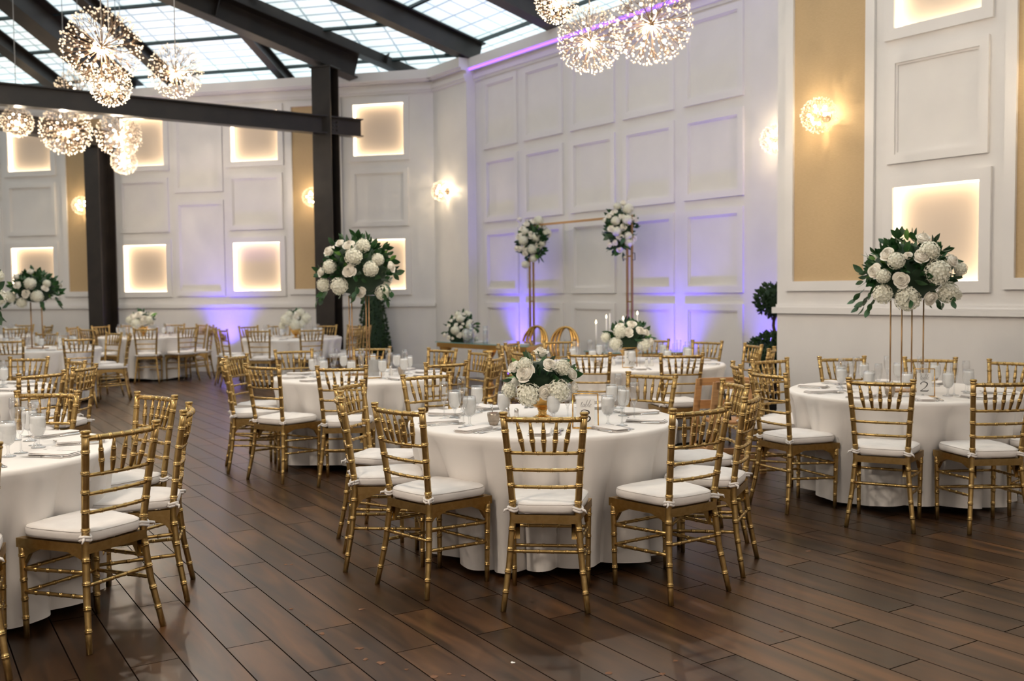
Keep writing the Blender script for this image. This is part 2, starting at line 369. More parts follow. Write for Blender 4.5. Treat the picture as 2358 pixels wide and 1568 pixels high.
# the deep rafter over the centre column
beam('heavy low roof beam resting on the centre steel column',(-2.75,17.78,5.22),(-2.75-.809*7,17.78-.588*7,5.22+.265*7),.32,.66,None,(2.6,))
beam('horizontal tie beam bolted through the centre steel column, its open end showing',(-2.62,17.68,4.19),(-7.9,13.87,4.19),.20,.31)
beam('horizontal tie beam at the left running into the left steel column',(-7.55,18.7,4.2),(-9.2,14.2,4.2),.24,.31)
def column(label,x,y,z1,ang,w=.30,d=.34):
    o=link('steel_column',MB().box(-w/2,-w/2+.025,-d/2,d/2,.02,z1).box(w/2-.025,w/2,-d/2,d/2,.02,z1).box(-w/2+.025,w/2-.025,-.01,.01,.02,z1),M_iron,None,(x,y,0),ang)
    tag(o,label,'column')
    link('base_plate',MB().box(-w/2-.05,w/2+.05,-d/2-.05,d/2+.05,0,.02),M_iron,o)
    link('cap_plate',MB().box(-w/2-.03,w/2+.03,-d/2-.03,d/2+.03,z1,z1+.025),M_iron,o)
    bl=MB()
    for sx in (-.07,.07):
        for zz in (4.27,4.34,4.41): ball(bl,(sx,-d/2-.005,zz) if z1>5 else (sx,-d/2-.005,zz-.1),.016)
    link('bolts',bl,M_iron,o)
column('tall dark steel column in the centre of the back wall',-3.18,17.38,5.32,R(70),.30,.36)
column('dark steel column at the left under the lower beam end',-7.62,18.6,4.18,R(62),.36,.38)
# ------------------------------------------------------------------ chairs
def bamboo(p0,p1,r,n=7,rings=(),taper=None,steps=None,mid=None):
    """tube with bamboo knuckles; mid = list of extra centre-line points"""
    path=[Vector(p0)]+[Vector(p) for p in (mid or [])]+[Vector(p1)]
    seg=[(path[i+1]-path[i]).length for i in range(len(path)-1)]; T=sum(seg)
    def P(t):
        d=t*T
        for i,l in enumerate(seg):
            if d<=l or i==len(seg)-1: return path[i].lerp(path[i+1],min(1,d/l))
            d-=l
    ts=[(0,1),(1,1)]
    acc=0
    for l in seg[:-1]: acc+=l; ts.append((acc/T,1))
    k=.0016/T; 
    for q in rings:
        ts+= [(q-9*k,1),(q+9*k,1),(q-3.6*k,1),(q-3.0*k,1.17),(q-1.4*k,1.19),(q-.7*k,1.02),(q+.7*k,1.02),(q+1.4*k,1.19),(q+3.0*k,1.17),(q+3.6*k,1)]
    if steps:
        for i in range(1,steps): ts.append((i/steps,1))
    ts=sorted(x for x in ts if 0<=x[0]<=1)
    tp=taper or (lambda t:1)
    return [P(t) for t,_ in ts],[r*s*tp(t) for t,s in ts]
def make_chair():
    t=root('chiavari_chair','x','chair')
    B={s:[Vector((s*.195,-.225,0)),Vector((s*.168,-.185,.22)),Vector((s*.15,-.165,.42)),Vector((s*.152,-.170,.50)),Vector((s*.166,-.195,.70)),Vector((s*.184,-.228,.905))] for s in (-1,1)}
    def onback(s,z):
        P=B[s]
        for i in range(len(P)-1):
            if P[i].z<=z<=P[i+1].z: return P[i].lerp(P[i+1],(z-P[i].z)/(P[i+1].z-P[i].z))
    for s in (-1,1):
        p,r=bamboo(B[s][0],B[s][-1],.0152,mid=B[s][1:-1],rings=[.10+.0,.20,.31,.415,.555,.645,.735,.825,.925],taper=lambda t:.86+.2*min(1,t*2.5))
        m=MB().tube(p,r,8); c=onback(s,.90); 
        m.lathe([(.015,0),(.0185,.004),(.0185,.010),(.0155,.013),(.0195,.018),(.0205,.024),(.018,.029),(.0,.031)],10,Matrix.Translation(B[s][-1]-Vector((0,0,.008))))
        link('back_leg',m,M_gold,t)
        a,b=Vector((s*.183,.185,0)),Vector((s*.188,.190,.415))
        p,r=bamboo(a,b,.0148,rings=[.22,.42,.62,.88],taper=lambda t:.82+.22*t)
        link('front_leg',MB().tube(p,r,8),M_gold,t)
    # seat frame: trapezoid apron with curved braces
    m=MB(); o=[(-.150,-.182),(.150,-.182),(.205,.205),(-.205,.205)]; i_=[(-.128,-.158),(.128,-.158),(.18,.18),(-.18,.18)]
    vs=[(x,y,z) for z in (.402,.442) for L_ in (o,i_) for x,y in L_]
    fs=[]
    for k in range(4):
        j=(k+1)%4; fs+=[(k,j,8+j,8+k),(4+j,4+k,12+k,12+j),(8+k,8+j,12+j,12+k),(j,k,4+k,4+j)]
    m.add(vs,fs)
    for s in (-1,1):
        for (ya,yb,xa,xb) in ((-.16,-.04,.15,.168),(.18,.08,.2,.186)):
            m.add([(s*(xa-.01),ya,.404),(s*(xb-.01),yb,.404),(s*(xa-.01),ya,.325),(s*(xa-.03),ya,.404),(s*(xb-.03),yb,.404),(s*(xa-.03),ya,.325),(s*(xa*.7+xb*.3-.01),ya*.7+yb*.3,.372),(s*(xa*.7+xb*.3-.03),ya*.7+yb*.3,.372)],[(0,1,6),(0,6,2),(3,7,4),(3,5,7),(1,4,7,6),(6,7,5,2)])
    link('seat_frame',m,M_gold,t)
    # cushion
    def outline(k,n=40):
        out=[]
        for i in range(n):
            a=2*PI*i/n; ca,sa=math.cos(a),math.sin(a); e=.42
            x=math.copysign(abs(ca)**e,ca); y=math.copysign(abs(sa)**e,sa)
            yy=y*.198*k+.012; hw=(.158+(.205-.158)*(y+1)/2)*k; out.append((x*hw,yy))
        return out
    prof=[(.90,.446),(.985,.450),(1.0,.462),(1.005,.476),(.995,.486),(.965,.494),(.90,.499),(.72,.504),(.4,.507),(0.02,.508)]
    m=MB(); n=40; vs=[]
    for k,z in prof: vs+=[(x,y,z+(.004*math.sin(x*40)*math.sin(y*31) if z>.49 else 0)) for x,y in outline(k,n)]
    fs=[tuple(range(n-1,-1,-1))]
    for j in range(len(prof)-1):
        for k in range(n): a=j*n+k; b=j*n+(k+1)%n; fs.append((a,b,b+n,a+n))
    fs.append(tuple(range((len(prof)-1)*n,len(prof)*n)))
    m.add(vs,fs,True); cu=link('seat_cushion',m,M_cush,t)
    pt=[(x,y,.489) for x,y in outline(.99,28)]; m=MB(); m.tube(pt+[pt[0]],.0022,4,False); link('piping',m,M_pipe,cu)
    for s in (-1,1):
        c=onback(s,.468); m=MB()
        for zz in (.462,.474):
            m.tube([(c.x+.0215*math.cos(a*PI/5),c.y+.0215*math.sin(a*PI/5),zz+.004*math.sin(a*1.3)) for a in range(11)],[.007]*11,5,False)
        m.tube([(c.x+s*.018,c.y-.012,.47),(c.x+s*.034,c.y-.03,.468),(c.x+s*.041,c.y-.028,.455)],[.007,.0055,.003],5)
        link('cushion_tie',m,M_cush,cu)
    # horizontal bars
    def bar(name,z,r,bow,rings,zo=0):
        a,b=onback(-1,z),onback(1,z); mid=[]
        for k in range(1,8):
            t_=k/8; p=a.lerp(b,t_); mid.append(p+Vector((0,-bow*4*t_*(1-t_),0)))
        p,rr=bamboo(a,b,r,mid=mid,rings=rings); link(name,MB().tube(p,rr,7),M_gold,t)
    bar('top_rail',.893,.0125,.030,[.14,.28,.43,.57,.72,.86])
    for z in (.575,.655,.735): bar('back_rung',z,.0088,.018,[.22,.42,.6,.8])
    for k in range(5):
        u=(k+1)/6
        A=onback(-1,.742).lerp(onback(1,.742),.08+.84*u)+Vector((0,-.018*4*u*(1-u),0)); Bp=onback(-1,.886).lerp(onback(1,.886),u)+Vector((0,-.030*4*u*(1-u),0))
        p,rr=bamboo(A,Bp,.0082,rings=[.36,.68],taper=lambda q:.55+.9*math.sin(min(1,.12+q*.95)*PI)**.8 if q<.97 else .7)
        link('spindle',MB().tube(p,rr,6),M_gold,t)
    # stretchers
    def st(a,b,n=3):
        p,rr=bamboo(a,b,.0088,rings=[.2,.4,.6,.8]); link('stretcher',MB().tube(p,rr,7),M_gold,t)
    a,b=onback(-1,.272),onback(1,.272); st(a,b)
    for z in (.305,.205):
        st((-.186,.187,z),(.186,.187,z))
        for s in (-1,1): st(onback(s,z+.02),(s*.186,.187,z))
    return t
chair=make_chair()
GROUP_CH='gold bamboo-style chairs around the round tables'
CH={
 'table 3':((.17,5.65),[
  (.14,4.50,-6,'nearest the camera in the middle, its back squarely towards us'),(-.56,4.84,-45,'front left of table 3, back turned to us, seat angled right'),
  (.89,4.69,35,'front right of table 3, back turned to us, seat angled left'),(1.25,5.2,66,'right side of table 3, its back almost edge-on'),
  (1.32,5.9,-80,'right rear of table 3, slanted slats behind the edge-on chair'),(.92,6.57,-41,'behind the glasses at the right rear of table 3'),
  (-.58,6.72,36,'behind the glasses at the left rear of table 3'),(-1.0,6.1,73,'left side of table 3, farther of the two overlapping backs'),
  (-.93,5.39,-80,'left side of table 3, nearer of the two overlapping backs, edge-on')]),
 'table 8':((-1.33,8.75),[
  (-1.42,10.05,3,'behind the tall flower stand of the left middle table'),(-2.14,9.74,29,'far left rear of the left middle table'),
  (-2.48,8.95,76,'left side of the left middle table, farther of the two leaning backs'),(-2.40,8.28,-72,'left side of the left middle table, nearer and seen edge-on'),
  (-1.95,7.74,-33,'front left of the left middle table with its back to us'),(-1.29,7.51,2,'front of the left middle table, back squarely to us'),
  (-.52,7.82,34,'front right of the left middle table, just behind table 3'),(-.68,9.65,-40,'right rear of the left middle table near the mirrored table'),
  (-.14,8.43,75,'lattice-like slatted back just left of the cream roses of table 3'),(-.30,9.13,-58,'right of the left middle table, beside the lattice-like back')]),
 'table 7':((1.17,9.85),[
  (.68,8.75,-12,'front left of table 7 with its back to us'),(1.46,8.55,4,'front right of table 7 with its back to us'),
  (2.08,10.6,-45,'right rear of table 7 against the violet-lit wall'),(.52,11.0,22,'left rear of table 7 by the looped gold chairs'),
  (.10,9.12,-58,'left of table 7, dark top rail just above the white roses'),(.0,10.66,68,'left rear of table 7, small slanted back before the mirrored table'),
  (-.12,10.15,-84,'left of table 7, narrow edge-on back left of the small slanted one'),(1.56,11.08,-12,'far side of table 7, hidden behind its flowers'),
  (2.39,9.86,-78,'right of table 7, slatted back in front of the potted topiary'),(2.40,9.2,68,'right of table 7, narrow back close to the protruding wall')]),
 'table 2':((2.72,6.88),[
  (1.70,6.60,-66,'left front of table 2 with the full chair in view'),(2.02,7.78,30,'left rear of table 2, taller back behind the left front chair'),
  (1.67,7.38,86,'left of table 2, edge-on behind the wooden high chair'),(2.22,5.98,-28,'front of table 2, left of the two facing away'),
  (2.90,5.86,4,'front of table 2, right of the two facing away'),(2.64,7.95,4,'far side of table 2, left of the flower stand'),
  (3.26,7.75,-18,'rear right of table 2, behind its number card'),(3.72,7.35,-48,'far right of table 2 at the photo edge'),(3.60,6.16,44,'near right of table 2, mostly cut off by the photo edge')]),
 'lower left table':((-2.70,4.67),[
  (-1.66,4.20,62,'front right of the lower left table, largest chair at the left'),(-2.00,5.55,-38,'right rear of the lower left table, facing us'),
  (-1.62,4.91,-76,'right side of the lower left table, nearly edge-on'),(-2.71,5.77,-6,'far side of the lower left table, top rail behind the glasses'),
  (-2.12,3.67,28,'cut off by the left edge of the photo in the foreground')]),
 'left edge table':((-4.48,7.85),[
  (-3.41,7.19,62,'right front of the table cut by the left edge'),(-4.37,8.98,-8,'rear of the table cut by the left edge, facing us'),
  (-3.73,8.5,-46,'right rear of the table cut by the left edge'),(-3.37,7.82,86,'right side of the table cut by the left edge, tall narrow back')]),
 'table 9':((-6.5,13.7),[
  (-6.36,12.55,4,'front of table 9 at the left edge, back to us'),(-5.61,12.87,28,'front right of table 9, back to us'),
  (-6.9,14.75,-14,'far side of table 9 behind the number card'),(-5.85,14.62,-34,'right rear of table 9'),(-5.38,13.98,-72,'right side of table 9 by the aisle')]),
 'far left table':((-6.42,17.4),[
  (-6.98,16.38,-26,'front left of the far left table by the steel column'),(-6.02,16.34,12,'front of the far left table with the low flowers, back to us'),
  (-5.46,16.78,48,'front right of the far left table'),(-5.24,17.35,-84,'right end of the far left table, edge-on'),(-5.65,18.12,-43,'right rear of the far left table against the wall'),
  (-6.25,18.45,-5,'rear of the far left table against the wall'),(-6.98,18.3,25,'rear left of the far left table, behind its flowers'),(-7.38,17.85,62,'left rear of the far left table in front of the steel column'),(-7.62,17.25,86,'left end of the far left table')]),
 'far middle table':((-3.58,16.2),[
  (-4.82,16.15,-80,'left end of the far middle table, edge-on in violet light'),(-4.50,15.5,-55,'front left of the far middle table in violet light'),
  (-4.48,16.92,48,'left rear of the far middle table against the violet wall glow'),(-3.84,15.05,-8,'front of the far middle table, left of the two backs to us'),
  (-3.06,15.2,26,'front of the far middle table, right of the two backs to us'),(-4.02,17.2,20,'rear of the far middle table, left of its flowers'),
  (-3.16,17.0,-18,'rear of the far middle table in front of the steel column'),(-2.66,16.75,-48,'right rear of the far middle table before the cone tree'),
  (-2.46,15.66,62,'right front of the far middle table, between the flower stand legs'),(-2.36,16.3,84,'right end of the far middle table, leaning narrow back')]),
 'far left corner table':((-9.5,18.1),[
  (-8.64,17.3,42,'front of the table in the far left corner'),(-9.35,19.1,-8,'rear of the table in the far left corner'),(-8.48,18.2,-86,'right side of the table in the far left corner, edge-on')]),
}
CHAIRS=[]
for tn,(c,L_) in CH.items():
    for (x,y,a,d) in L_:
        n=Vector((-math.sin(R(a)),math.cos(R(a))))
        if n.x*(c[0]-x)+n.y*(c[1]-y)<0: n=-n; a+=180
        o=place(chair,'ivory-cushioned gold chair, '+d,(x+n.x*.226,y+n.y*.226,0),R(a),GROUP_CH)
        CHAIRS.append((tn,o.location.copy(),a))
# ------------------------------------------------------------------ tables and cloths
TZ=.74
def make_table(Rr):
    t=root('round_table','x','table')
    link('table_top',MB().lathe([(Rr-.01,TZ-.03),(Rr,TZ-.02),(Rr,TZ-.005),(Rr-.01,TZ)],48,smooth=False),M_wood,t)
    for k in range(4):
        a=PI/4+k*PI/2; link('leg',MB().tube([(Rr*.55*math.cos(a),Rr*.55*math.sin(a),TZ-.03),(Rr*.55*math.cos(a),Rr*.55*math.sin(a),0)],.016,8),M_black,t)
    return t
def make_cloth(Rr,seed,name='tablecloth'):
    rnd=random.Random(seed); n=300; ph=[rnd.uniform(0,6.28) for _ in range(6)]; N1=rnd.choice([16,18,20]); N2=rnd.choice([9,10,11])
    prof=[(0,.003),(.5*Rr,.003),(.9*Rr,.003),(Rr-.012,.003),(Rr,.001),(Rr+.007,-.006),(Rr+.010,-.022)]
    vs=[];
    rows=[]
    for r,z in prof: rows.append([(r*math.cos(2*PI*k/n),r*math.sin(2*PI*k/n),TZ+z) for k in range(n)])
    D=16
    for j in range(1,D+1):
        u=j/D; row=[]
        for k in range(n):
            a=2*PI*k/n
            w1=N1*.5*a+ph[0]+.9*math.sin(2*a+ph[1])+.5*math.sin(5*a+ph[2])+.25*u*math.sin(3*a+ph[5])
            f=1.6*abs(math.sin(w1))**.75-1.05+.22*math.sin(N2*a+ph[2]+.9*u)+.12*math.sin(23*a+ph[3]+2*u)
            amp=.040*u**.45+.050*u; r=Rr+.006-.095*(1-(1-u)**2)+amp*f+.012*math.sin(2*a+ph[4])*u
            z=TZ-.022-(TZ-.022-.045-.018*math.sin(4*a+ph[5])-.012*f)*u
            row.append((r*math.cos(a),r*math.sin(a),z))
        rows.append(row)
    m=MB(); fs=[]
    for r in rows: vs+=r
    for j in range(len(rows)-1):
        for k in range(n): a=j*n+k; b=j*n+(k+1)%n; fs.append((b,a,a+n,b+n)) if True else None
    m.add(vs,fs,True); return m.mesh(name)
TB={'table 3':((.17,5.69),.76,'round table in the middle foreground, table 3'),'table 8':((-1.33,8.75),.76,'left middle table under the tall flower stand'),
 'table 7':((1.17,9.85),.92,'table 7 behind the middle one'),'table 2':((2.76,7.02),.77,'table 2 at the right'),'lower left table':((-2.70,4.67),.76,'table in the lower left corner'),
 'left edge table':((-4.48,7.85),.76,'table mostly cut off at the left edge, behind the lower left one'),'table 9':((-6.5,13.7),.78,'table 9 at the far left under a tall flower stand'),
 'far left table':((-6.42,17.4),.78,'far left table with low flowers near the wall'),'far middle table':((-3.58,16.2),.79,'far middle table with low flowers by the centre column'),
 'far left corner table':((-9.5,18.1),.78,'table in the far left corner of the room')}
for i,(tn,(c,Rr,d)) in enumerate(TB.items()):
    t=make_table(Rr); t.location=(*c,0); t['label']='folding '+d.split(',')[0]+', hidden under its cloth'; t['group']='round banquet tables'
    o=link('tablecloth',make_cloth(Rr,i*7+3),M_cloth,None,(*c,0),i*.7); tag(o,'floor-length ivory cloth on '+('the ' if not d.startswith('table') else '')+d.split(',')[0],'tablecloth','round tablecloths')
# ------------------------------------------------------------------ tableware prototypes
def solo(name,mb,mt,cat): o=link(name,mb,mt); o['category']=cat; return o
def mk_goblet():
    t=root('water_goblet','x','glass'); 
    link('bowl',MB().lathe([(0,.052),(.012,.054),(.026,.064),(.035,.085),(.038,.11),(.0365,.14),(.034,.165)],20),M_glass,t)
    link('iced_water',MB().lathe([(.0,.056),(.022,.064),(.0325,.085),(.0355,.11),(.034,.14),(.033,.150),(.0,.152)],16),M_ice,t)
    link('foot',MB().lathe([(.033,0),(.033,.003),(.012,.009),(.006,.018),(.0055,.035),(.008,.05),(.012,.054)],16),M_glass,t); return t
def mk_flute():
    t=root('champagne_flute','x','glass')
    link('bowl',MB().lathe([(0,.085),(.006,.088),(.017,.11),(.0245,.145),(.026,.175),(.0235,.215)],18),M_glass,t)
    link('foot',MB().lathe([(.031,0),(.031,.002),(.010,.006),(.004,.016),(.0033,.06),(.006,.085)],14),M_glass,t); return t
def mk_fork():
    t=root('fork','x','fork'); m=MB(); 
    def strip_(xs):  # list of (y,halfwidth,z)
        vs=[];fs=[]
        for y,h,z in xs: vs+=[(-h,y,z),(h,y,z),(h,y,z+.002),(-h,y,z+.002)]
        for i in range(len(xs)-1):
            a=i*4; fs+=[(a,a+1,a+5,a+4),(a+1,a+2,a+6,a+5),(a+2,a+3,a+7,a+6),(a+3,a,a+4,a+7)]
        fs+=[(0,3,2,1),(len(vs)-4,len(vs)-3,len(vs)-2,len(vs)-1)]; return vs,fs
    link('handle',m.add(*strip_([(-.10,.009,.002),(-.09,.010,.002),(-.03,.004,.006),(.02,.003,.007),(.04,.004,.005),(.052,.011,.003),(.062,.012,.002)]),True),M_steel,t)
    m=MB()
    for x in (-.0095,-.0032,.0032,.0095):
        v,f=strip_([(.06,.0021,.002),(.08,.002,.003),(.10,.0013,.007)]); m.add([(a+x,b,c_) for a,b,c_ in v],f)
    link('tines',m,M_steel,t); return t
def mk_knife():
    t=root('table_knife','x','knife')
    link('handle',MB().tube([(0,-.11,.005),(0,-.10,.005),(0,-.02,.004),(0,.005,.003)],[.004,.0065,.0055,.004],6),M_steel,t)
    link('blade',MB().add([(-.003,.0,.002),(.007,.0,.002),(.009,.08,.002),(-.002,.115,.002),(-.003,.0,.0045),(.007,.0,.003),(.009,.08,.003),(-.002,.115,.003)],[(0,3,2,1),(4,5,6,7),(0,1,5,4),(1,2,6,5),(2,3,7,6),(3,0,4,7)]),M_steel,t); return t
def mk_napkin(seed,name='folded_napkin'):
    rnd=random.Random(seed); m=MB()
    for k in range(4):
        w,h=.052-.003*k*rnd.random(),.112-.006*k*rnd.random(); dx,dy=rnd.uniform(-.003,.003),rnd.uniform(-.004,.004); z0=.0005+.0044*k
        def fn(u,v,z0=z0,w=w,h=h,dx=dx,dy=dy,k=k):
            a=2*PI*u; ca,sa=math.cos(a),math.sin(a); x=math.copysign(abs(ca)**.25,ca)*w+dx; y=math.copysign(abs(sa)**.25,sa)*h+dy
            if v<.25: return (x*.97,y*.985,z0)
            if v<.6: return (x,y,z0+.0016)
            if v<.95: return (x*.97,y*.985,z0+.0032+.001*math.sin(y*30+k))
            return (dx,dy,z0+.0036)
        m.grid(fn,28,5,False,None,True)
    return solo(name,m,M_nap,'napkin')
goblet,flute,fork,knife=mk_goblet(),mk_flute(),mk_fork(),mk_knife()
naps=[mk_napkin(1),mk_napkin(2),mk_napkin(3)]; nap_used=[False]*3
def mk_shaker():
    t=root('shaker','x','shaker'); link('body',MB().lathe([(.018,0),(.019,.004),(.016,.03),(.011,.058),(.011,.062)],12),M_ceramic,t)
    link('cap',MB().lathe([(.0115,.062),(.0125,.066),(.0115,.078),(.006,.084),(0,.085)],12),M_steel,t); return t
M_ceramic=mat('white_ceramic',(.8,.78,.76),.2)
shaker=mk_shaker()
def place_nap(i,label,loc,rz,grp):
    o=naps[i]
    if nap_used[i]: o=o.copy(); COL.objects.link(o)
    nap_used[i]=True; o.location=loc; o.rotation_euler=(0,0,rz); o['label']=label; o['group']=grp; return o
detail={'table 3':3,'table 2':3,'table 8':2,'lower left table':3,'table 7':2,'left edge table':2,'table 9':1,'far left table':1,'far middle table':1,'far left corner table':1}
SEAT=['front middle','front right','near right','far right','rear right','rear middle','rear left','far left','near left','front left']
NUMT={'table 3':'the nearest table','table 2':'the right-hand table','table 8':'the left middle table','lower left table':'the lower left table','table 7':'the table below the arch','left edge table':'the cropped left table','table 9':'the tall-flowered far left table','far left table':'the far left table','far middle table':'the far middle table','far left corner table':'the far left corner table'}
seat_off={'table 3':-.035,'table 2':-.16,'table 8':.05,'lower left table':.1,'table 7':.0}
for tn,(c,Rr,d) in TB.items():
    lv=detail[tn]; off=R(90)*-1+seat_off.get(tn,0.0)
    rnd=random.Random(sum(map(ord,tn)))
    for k in range(10):
        a=off+k*2*PI/10; 
        px,py=c[0]+math.cos(a)*50,0
        zz=TZ+.0035
        def pos(r,da): return (c[0]+r*math.cos(a+da),c[1]+r*math.sin(a+da),zz)
        W=SEAT[k]; T=NUMT[tn]
        jr=rnd.uniform(-.08,.08)
        sx=c[0]+.6*math.cos(a)
        if c[0]<-4 and tn in('left edge table',) and math.cos(a)<.2: continue
        if tn=='far left corner table' and math.cos(a)<0: continue
        if tn=='lower left table' and math.cos(a)<-.35: continue
        if tn=='table 2' and math.cos(a)>.95: continue
        place_nap(k%3,'folded ivory napkin, '+W+' seat of '+T,pos(Rr-.155,.0),a-PI/2+jr,'folded napkins at the place settings')
        if lv>=2:
            place(fork,'steel fork left of the napkin, '+W+' seat of '+T,pos(Rr-.17,.115),a+PI/2+jr,'forks at the place settings')
            place(knife,'steel knife right of the napkin, '+W+' seat of '+T,pos(Rr-.17,-.105),a+PI/2+jr,'knives at the place settings')
        if lv>=3:
            place(fork,'outermost steel fork, '+W+' seat of '+T,pos(Rr-.175,.165),a+PI/2+jr*1.5,'forks at the place settings')
        if tn=='table 3': continue
        gr=Rr-.34
        place(goblet,'stemmed goblet of iced water, '+W+' seat of '+T,pos(gr,-.13+rnd.uniform(-.04,.04)),0,'water goblets on the round tables')
        place(flute,'empty champagne flute, '+W+' seat of '+T,pos(gr-.02,.08+rnd.uniform(-.05,.05)),0,'champagne flutes on the round tables')
T3G=[(-.335,5.73,'left group, rear left'),(-.235,5.38,'left group, nearest us'),(-.215,5.98,'left group, rear right'),(-.05,5.60,'left of the gold bowl'),
 (.225,5.48,'right of the gold bowl foot'),(.515,5.36,'right group, nearest us'),(.60,5.98,'right group, rear left'),(.645,5.76,'right group, middle')]
T3F=[(-.395,5.70,'leftmost of the left group'),(-.265,5.33,'nearest in the left group'),(-.31,6.03,'rearmost in the left group'),(-.03,5.72,'behind the goblet left of the bowl'),
 (.305,5.50,'beside the number 3 card'),(.59,5.35,'nearest in the right group'),(.68,5.54,'rightmost of the right group'),(.655,6.12,'rearmost in the right group')]
for x,y,d in T3G: place(goblet,'goblet of iced water on the nearest table, '+d,(x,y,TZ+.0035),0,'water goblets on the round tables')
for x,y,d in T3F: place(flute,'empty champagne flute on the nearest table, '+d,(x,y,TZ+.0035),0,'champagne flutes on the round tables')
# ------------------------------------------------------------------ flowers
def mk_rose():
    m=MB(); n=22
    for i in range(n):
        f=i/(n-1); az=i*2.4; r0=.10+.62*f; half=1.15-.45*f; top=.62-.50*f**1.5; lip=.03+.26*f
        def fn(u,v):
            e=abs(2*u-1); a=az+(u-.5)*2*half
            rr=r0*(.30+.70*math.sin(min(1,v*1.15)*PI/2))*(1-.45*(1-f)*v**3)+lip*v**4*(1-.35*e*e); z=-.55+(top+.55)*v-.12*e**2.5*v-.16*f*v**5
            return (rr*math.cos(a),rr*math.sin(a),z)
        m.grid(fn,8,7)
    ball(m,(0,0,-.16),.64,ICO2,(1,1,.86)); return m.mesh('rose')
def mk_hyd():
    m=MB(); rnd=random.Random(9); n=72; ball(m,(0,0,0),.80,ICO2)
    for i in range(n):
        z=1-1.75*(i+.5)/n; rr=math.sqrt(max(0,1-z*z)); a=i*2.39996; nrm=Vector((rr*math.cos(a),rr*math.sin(a),z)); rd=rnd.uniform(.9,1.06)
        q=nrm.to_track_quat('Z','Y'); M_=Matrix.Translation(nrm*rd*.92)@q.to_matrix().to_4x4()@Matrix.Rotation(rnd.uniform(0,6),4,'Z')@Matrix.Rotation(rnd.uniform(-.3,.3),4,'X')
        s=rnd.uniform(.15,.21)
        for k in range(4):
            b=k*PI/2; c_,s_=math.cos(b),math.sin(b)
            P=lambda x,y,z_:(x*c_-y*s_,x*s_+y*c_,z_)
            m.add([P(0,0,0),P(s*.55,-s*.5,.03),P(s*1.05,-s*.28,.07),P(s*1.15,s*.15,.05),P(s*.75,s*.5,.06)],[(0,1,2,3,4)],False,M_)
    return m.mesh('hydrangea')
ROSE,HYD=mk_rose(),mk_hyd(); ROSE.materials.append(M_rose); HYD.materials.append(M_hyd)
def leaf_to(mb,p,dirv,size,rnd,wf=.5,bend=.25):
    x=Vector(dirv).normalized(); r_=Vector((rnd.uniform(-1,1),rnd.uniform(-1,1),rnd.uniform(-.2,1))); y=x.cross(r_).normalized(); z=x.cross(y)
    L_=size; w_=size*wf*.5; rows=[(0,.05),(.15,.55),(.35,.95),(.55,1),(.75,.72),(.9,.35),(1,.02)]
    vs=[]
    for t_,k in rows:
        c_=Vector(p)+x*(t_*L_)-z*(bend*L_*t_*t_)
        vs+=[c_-y*(w_*k)+z*(.12*w_*k),c_,c_+y*(w_*k)+z*(.12*w_*k)]
    fs=[]
    for i in range(len(rows)-1):
        a=i*3; fs+=[(a,a+1,a+4,a+3),(a+1,a+2,a+5,a+4)]
    mb.add(vs,fs,True)
def sph(rnd,lo=-.3):
    while True:
        z=rnd.uniform(lo,1); a=rnd.uniform(0,2*PI); r=math.sqrt(1-z*z); return Vector((r*math.cos(a),r*math.sin(a),z))
